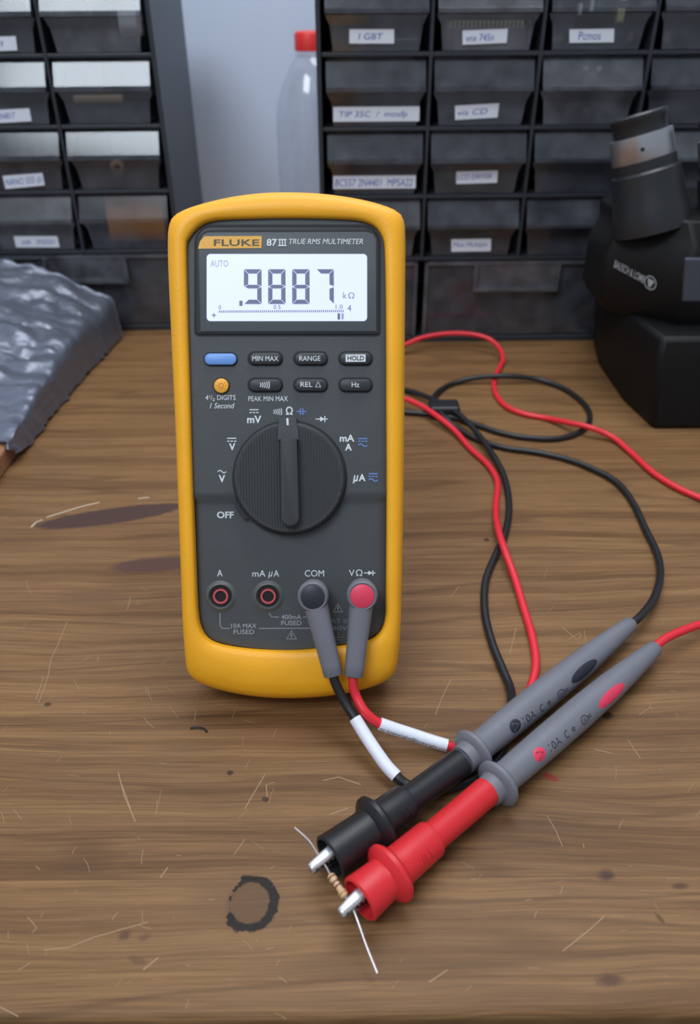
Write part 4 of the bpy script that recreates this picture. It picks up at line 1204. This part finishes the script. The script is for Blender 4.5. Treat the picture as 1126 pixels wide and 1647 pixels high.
# --- black lead
bl_loc = W(700, 1230); blk = thing('test_lead', V((bl_loc.x, bl_loc.y, 0)), 'black test lead from the COM jack to the grey probe with black marks', 'test lead', 'multimeter test leads')
e_, ax_ = make_plug(blk, (503.5, 958.9), (536, 1088), 'black_inlay')
s_pts = [W(571, 1155, 0.0145), W(588, 1183, 0.0108), (W(606, 1210, 0.0078)), W(622, 1232, 0.0056), W(638, 1249, 0.0042)]
p0k, p1k, AK = make_probe(blk, (761, 1209), (1015, 1003), (941, 1080), (829, 1168), ((842, 1160), (912, 1108)), 'black_inlay', 'black_inlay', 0.0100)
bp = [e_ - ax_ * 0.004, e_ + ax_ * 0.003, W(553, 1126, 0.0190)] + s_pts + [W(655, 1262, 0.0026), W(690, 1272, ZT), W(740, 1262, ZT), W(785, 1238, ZT), W(808, 1205, ZT), W(820, 1166, 0.0070), W(823, 1140, 0.0070), W(821, 1108, 0.0030), W(810, 1080, ZT), W(792, 1035, ZT), W(780, 985, ZT), W(781, 935, ZT), W(796, 895, ZT), W(812, 860, ZT), W(819, 815, ZT), W(812, 770, 0.0030), W(795, 735, 0.0045), W(768, 697, 0.0055), W(740, 668, 0.0068), W(708, 648, 0.006), W(675, 634, 0.004), W(640, 625, ZT), W(612, 628, ZT), W(598, 642, ZT), W(612, 658, ZT), W(655, 663, ZT), W(690, 666, ZT), W(730, 672, ZT), W(765, 683, ZT), W(805, 696, ZT), W(850, 704, ZT), W(898, 705, ZT), W(935, 693, ZT), W(949, 672, ZT), W(938, 648, ZT), W(905, 624, ZT), W(865, 610, 0.0036), W(815, 605, 0.0066), W(770, 607, 0.0052), W(728, 617, ZT), W(703, 632, 0.003), W(697, 648, 0.0052), W(712, 668, 0.0056), W(735, 688, 0.0030), W(766, 706, ZT), W(810, 720, ZT), W(860, 727, ZT), W(910, 738, ZT), W(955, 755, ZT), W(992, 776, ZT), W(1018, 808, ZT), W(1038, 850, ZT), W(1057, 890, 0.0025), W(1062, 925, 0.004), W(1052, 962, 0.007), p1k + AK.ax * 0.008 + V((0, 0, -0.0003)), p1k - AK.ax * 0.002]
cable(blk, bp, 'black_cable'); sleeve(blk, s_pts)
# --- red lead
rl = W(700, 1190); red = thing('test_lead', V((rl.x, rl.y, 0)), 'red test lead from the right-hand jack to the grey probe with red marks', 'test lead', 'multimeter test leads')
e_, ax_ = make_plug(red, (582.6, 957.4), (569, 1089), 'red_inlay')
r_pts = [W(611, 1164, 0.0120), W(640, 1174, 0.0094), W(668, 1183, 0.0072), W(695, 1192, 0.0054), W(719, 1199, 0.0042)]
p0r, p1r, AR = make_probe(red, (801, 1260), (1054, 1042), (986, 1119), (868, 1212), ((884, 1202), (950, 1149)), 'red_inlay', 'red_inlay', 0.0100)
rp = [e_ - ax_ * 0.004, e_ + ax_ * 0.003, W(573, 1120, 0.0200), W(588, 1146, 0.0160)] + r_pts + [W(735, 1203, 0.0028), W(765, 1203, ZT), W(800, 1180, ZT), W(830, 1148, ZT), W(852, 1110, ZT), W(862, 1068, ZT), W(855, 1020, ZT), W(843, 980, ZT), W(828, 930, 0.0035), W(812, 886, 0.0066), W(803, 858, 0.0064), W(798, 832, 0.0035), W(798, 810, ZT), W(800, 775, ZT), W(785, 748, ZT), W(755, 720, ZT), W(733, 694, 0.0035), W(704, 670, 0.0062), W(676, 652, 0.0062), W(645, 640, 0.0064), W(600, 635, 0.0070), W(550, 622, 0.004), W(500, 606, ZT), W(490, 582, ZT), W(560, 572, ZT), W(620, 566, 0.005), W(652, 554, 0.009), W(680, 543, 0.0125), W(715, 537, 0.0145), W(752, 537, 0.0145), W(784, 544, 0.0125), W(803, 560, 0.008), W(809, 578, 0.004), W(803, 593, ZT), W(795, 612, ZT), W(797, 632, ZT), W(812, 652, ZT), W(840, 665, ZT), W(880, 673, ZT), W(920, 681, 0.0060), W(950, 688, 0.0068), W(985, 703, 0.0035), W(1015, 728, ZT), W(1050, 760, ZT), W(1090, 785, ZT), W(1135, 805, ZT), W(1190, 830, ZT), W(1250, 880, ZT), W(1255, 950, ZT), W(1190, 990, 0.004), W(1130, 1003, 0.007), p1r + AR.ax * 0.010, p1r - AR.ax * 0.002]
cable(red, rp, 'red_cable'); sleeve(red, r_pts, 'mr.knewlight@knewlight.com')
# --- strap tying the black cable
tc = W(714, 660, 0.004)
tie = MB().box((tc.x - 0.011, tc.y - 0.007, 0.0001), (tc.x + 0.011, tc.y + 0.009, 0.0092))
tie.obj('cable_strap', 'black_rubber', smooth=False, bevel=0.002)
tag(bpy.data.objects['cable_strap'], 'short black strap tied round the coiled cables behind the multimeter', 'strap')
# --- clips
make_clip('alligator_clip', 'black insulated alligator clip on the black-marked probe', [(529, 1380), (604, 1326), (655, 1289), (742, 1226)], 'black_rubber', None)
make_clip('alligator_clip', 'red insulated alligator clip on the red-marked probe', [(577, 1448), (628, 1406), (696, 1349), (784, 1272)], 'red_rubber', None)

# ================================================================== RESISTOR
ZR = 0.0119
ra, rb = W(529, 1404, ZR), W(558, 1446, ZR)
rc = (ra + rb) / 2
res = thing('resistor', V((rc.x, rc.y, 0)), 'tan axial resistor with brown bands held between the two clips', 'resistor')
ax = (rb - ra).normalized(); bl = 0.0094; s0 = rc - ax * bl / 2
pf = [(0, 0.0004), (0.0002, 0.0009), (0.0008, 0.00125), (0.0016, 0.00122), (0.0022, 0.00095), (0.0055, 0.00095), (0.0062, 0.00122), (0.0070, 0.00125), (0.0076, 0.0009), (0.0078, 0.0004)]
pf = [(t * 1.205, r * 1.2) for t, r in pf]
body = MB().lathe(s0, ax, pf, 24, 0, None, True, True).obj('resistor_body', 'resistor_tan', res)
for t, r_, m_ in ((0.0012, 0.00152, 'resistor_band'), (0.0031, 0.00119, 'resistor_band'), (0.0047, 0.00119, 'resistor_band'), (0.0078, 0.00152, 'resistor_gold')):
    MB().lathe(s0 + ax * t, ax, [(0, r_ - 0.0003), (0, r_), (0.0006, r_), (0.0006, r_ - 0.0003)], 24).obj('colour_band', m_, body)
lp = catmull([s0 + ax * 0.0002, W(524, 1393, ZR), W(512, 1375, ZR + 0.0005), W(497, 1352, ZR + 0.001), W(474, 1331, ZR + 0.0015)], 6)
MB().tube(lp, 0.00034, 8).obj('wire_lead', 'lead_wire', res)
lp = catmull([s0 + ax * (bl - 0.0002), W(566, 1458, ZR), W(575, 1480, ZR - 0.001), W(589, 1520, ZR - 0.004), W(607, 1565, ZR - 0.007)], 6)
MB().tube(lp, 0.00034, 8).obj('wire_lead', 'lead_wire', res)
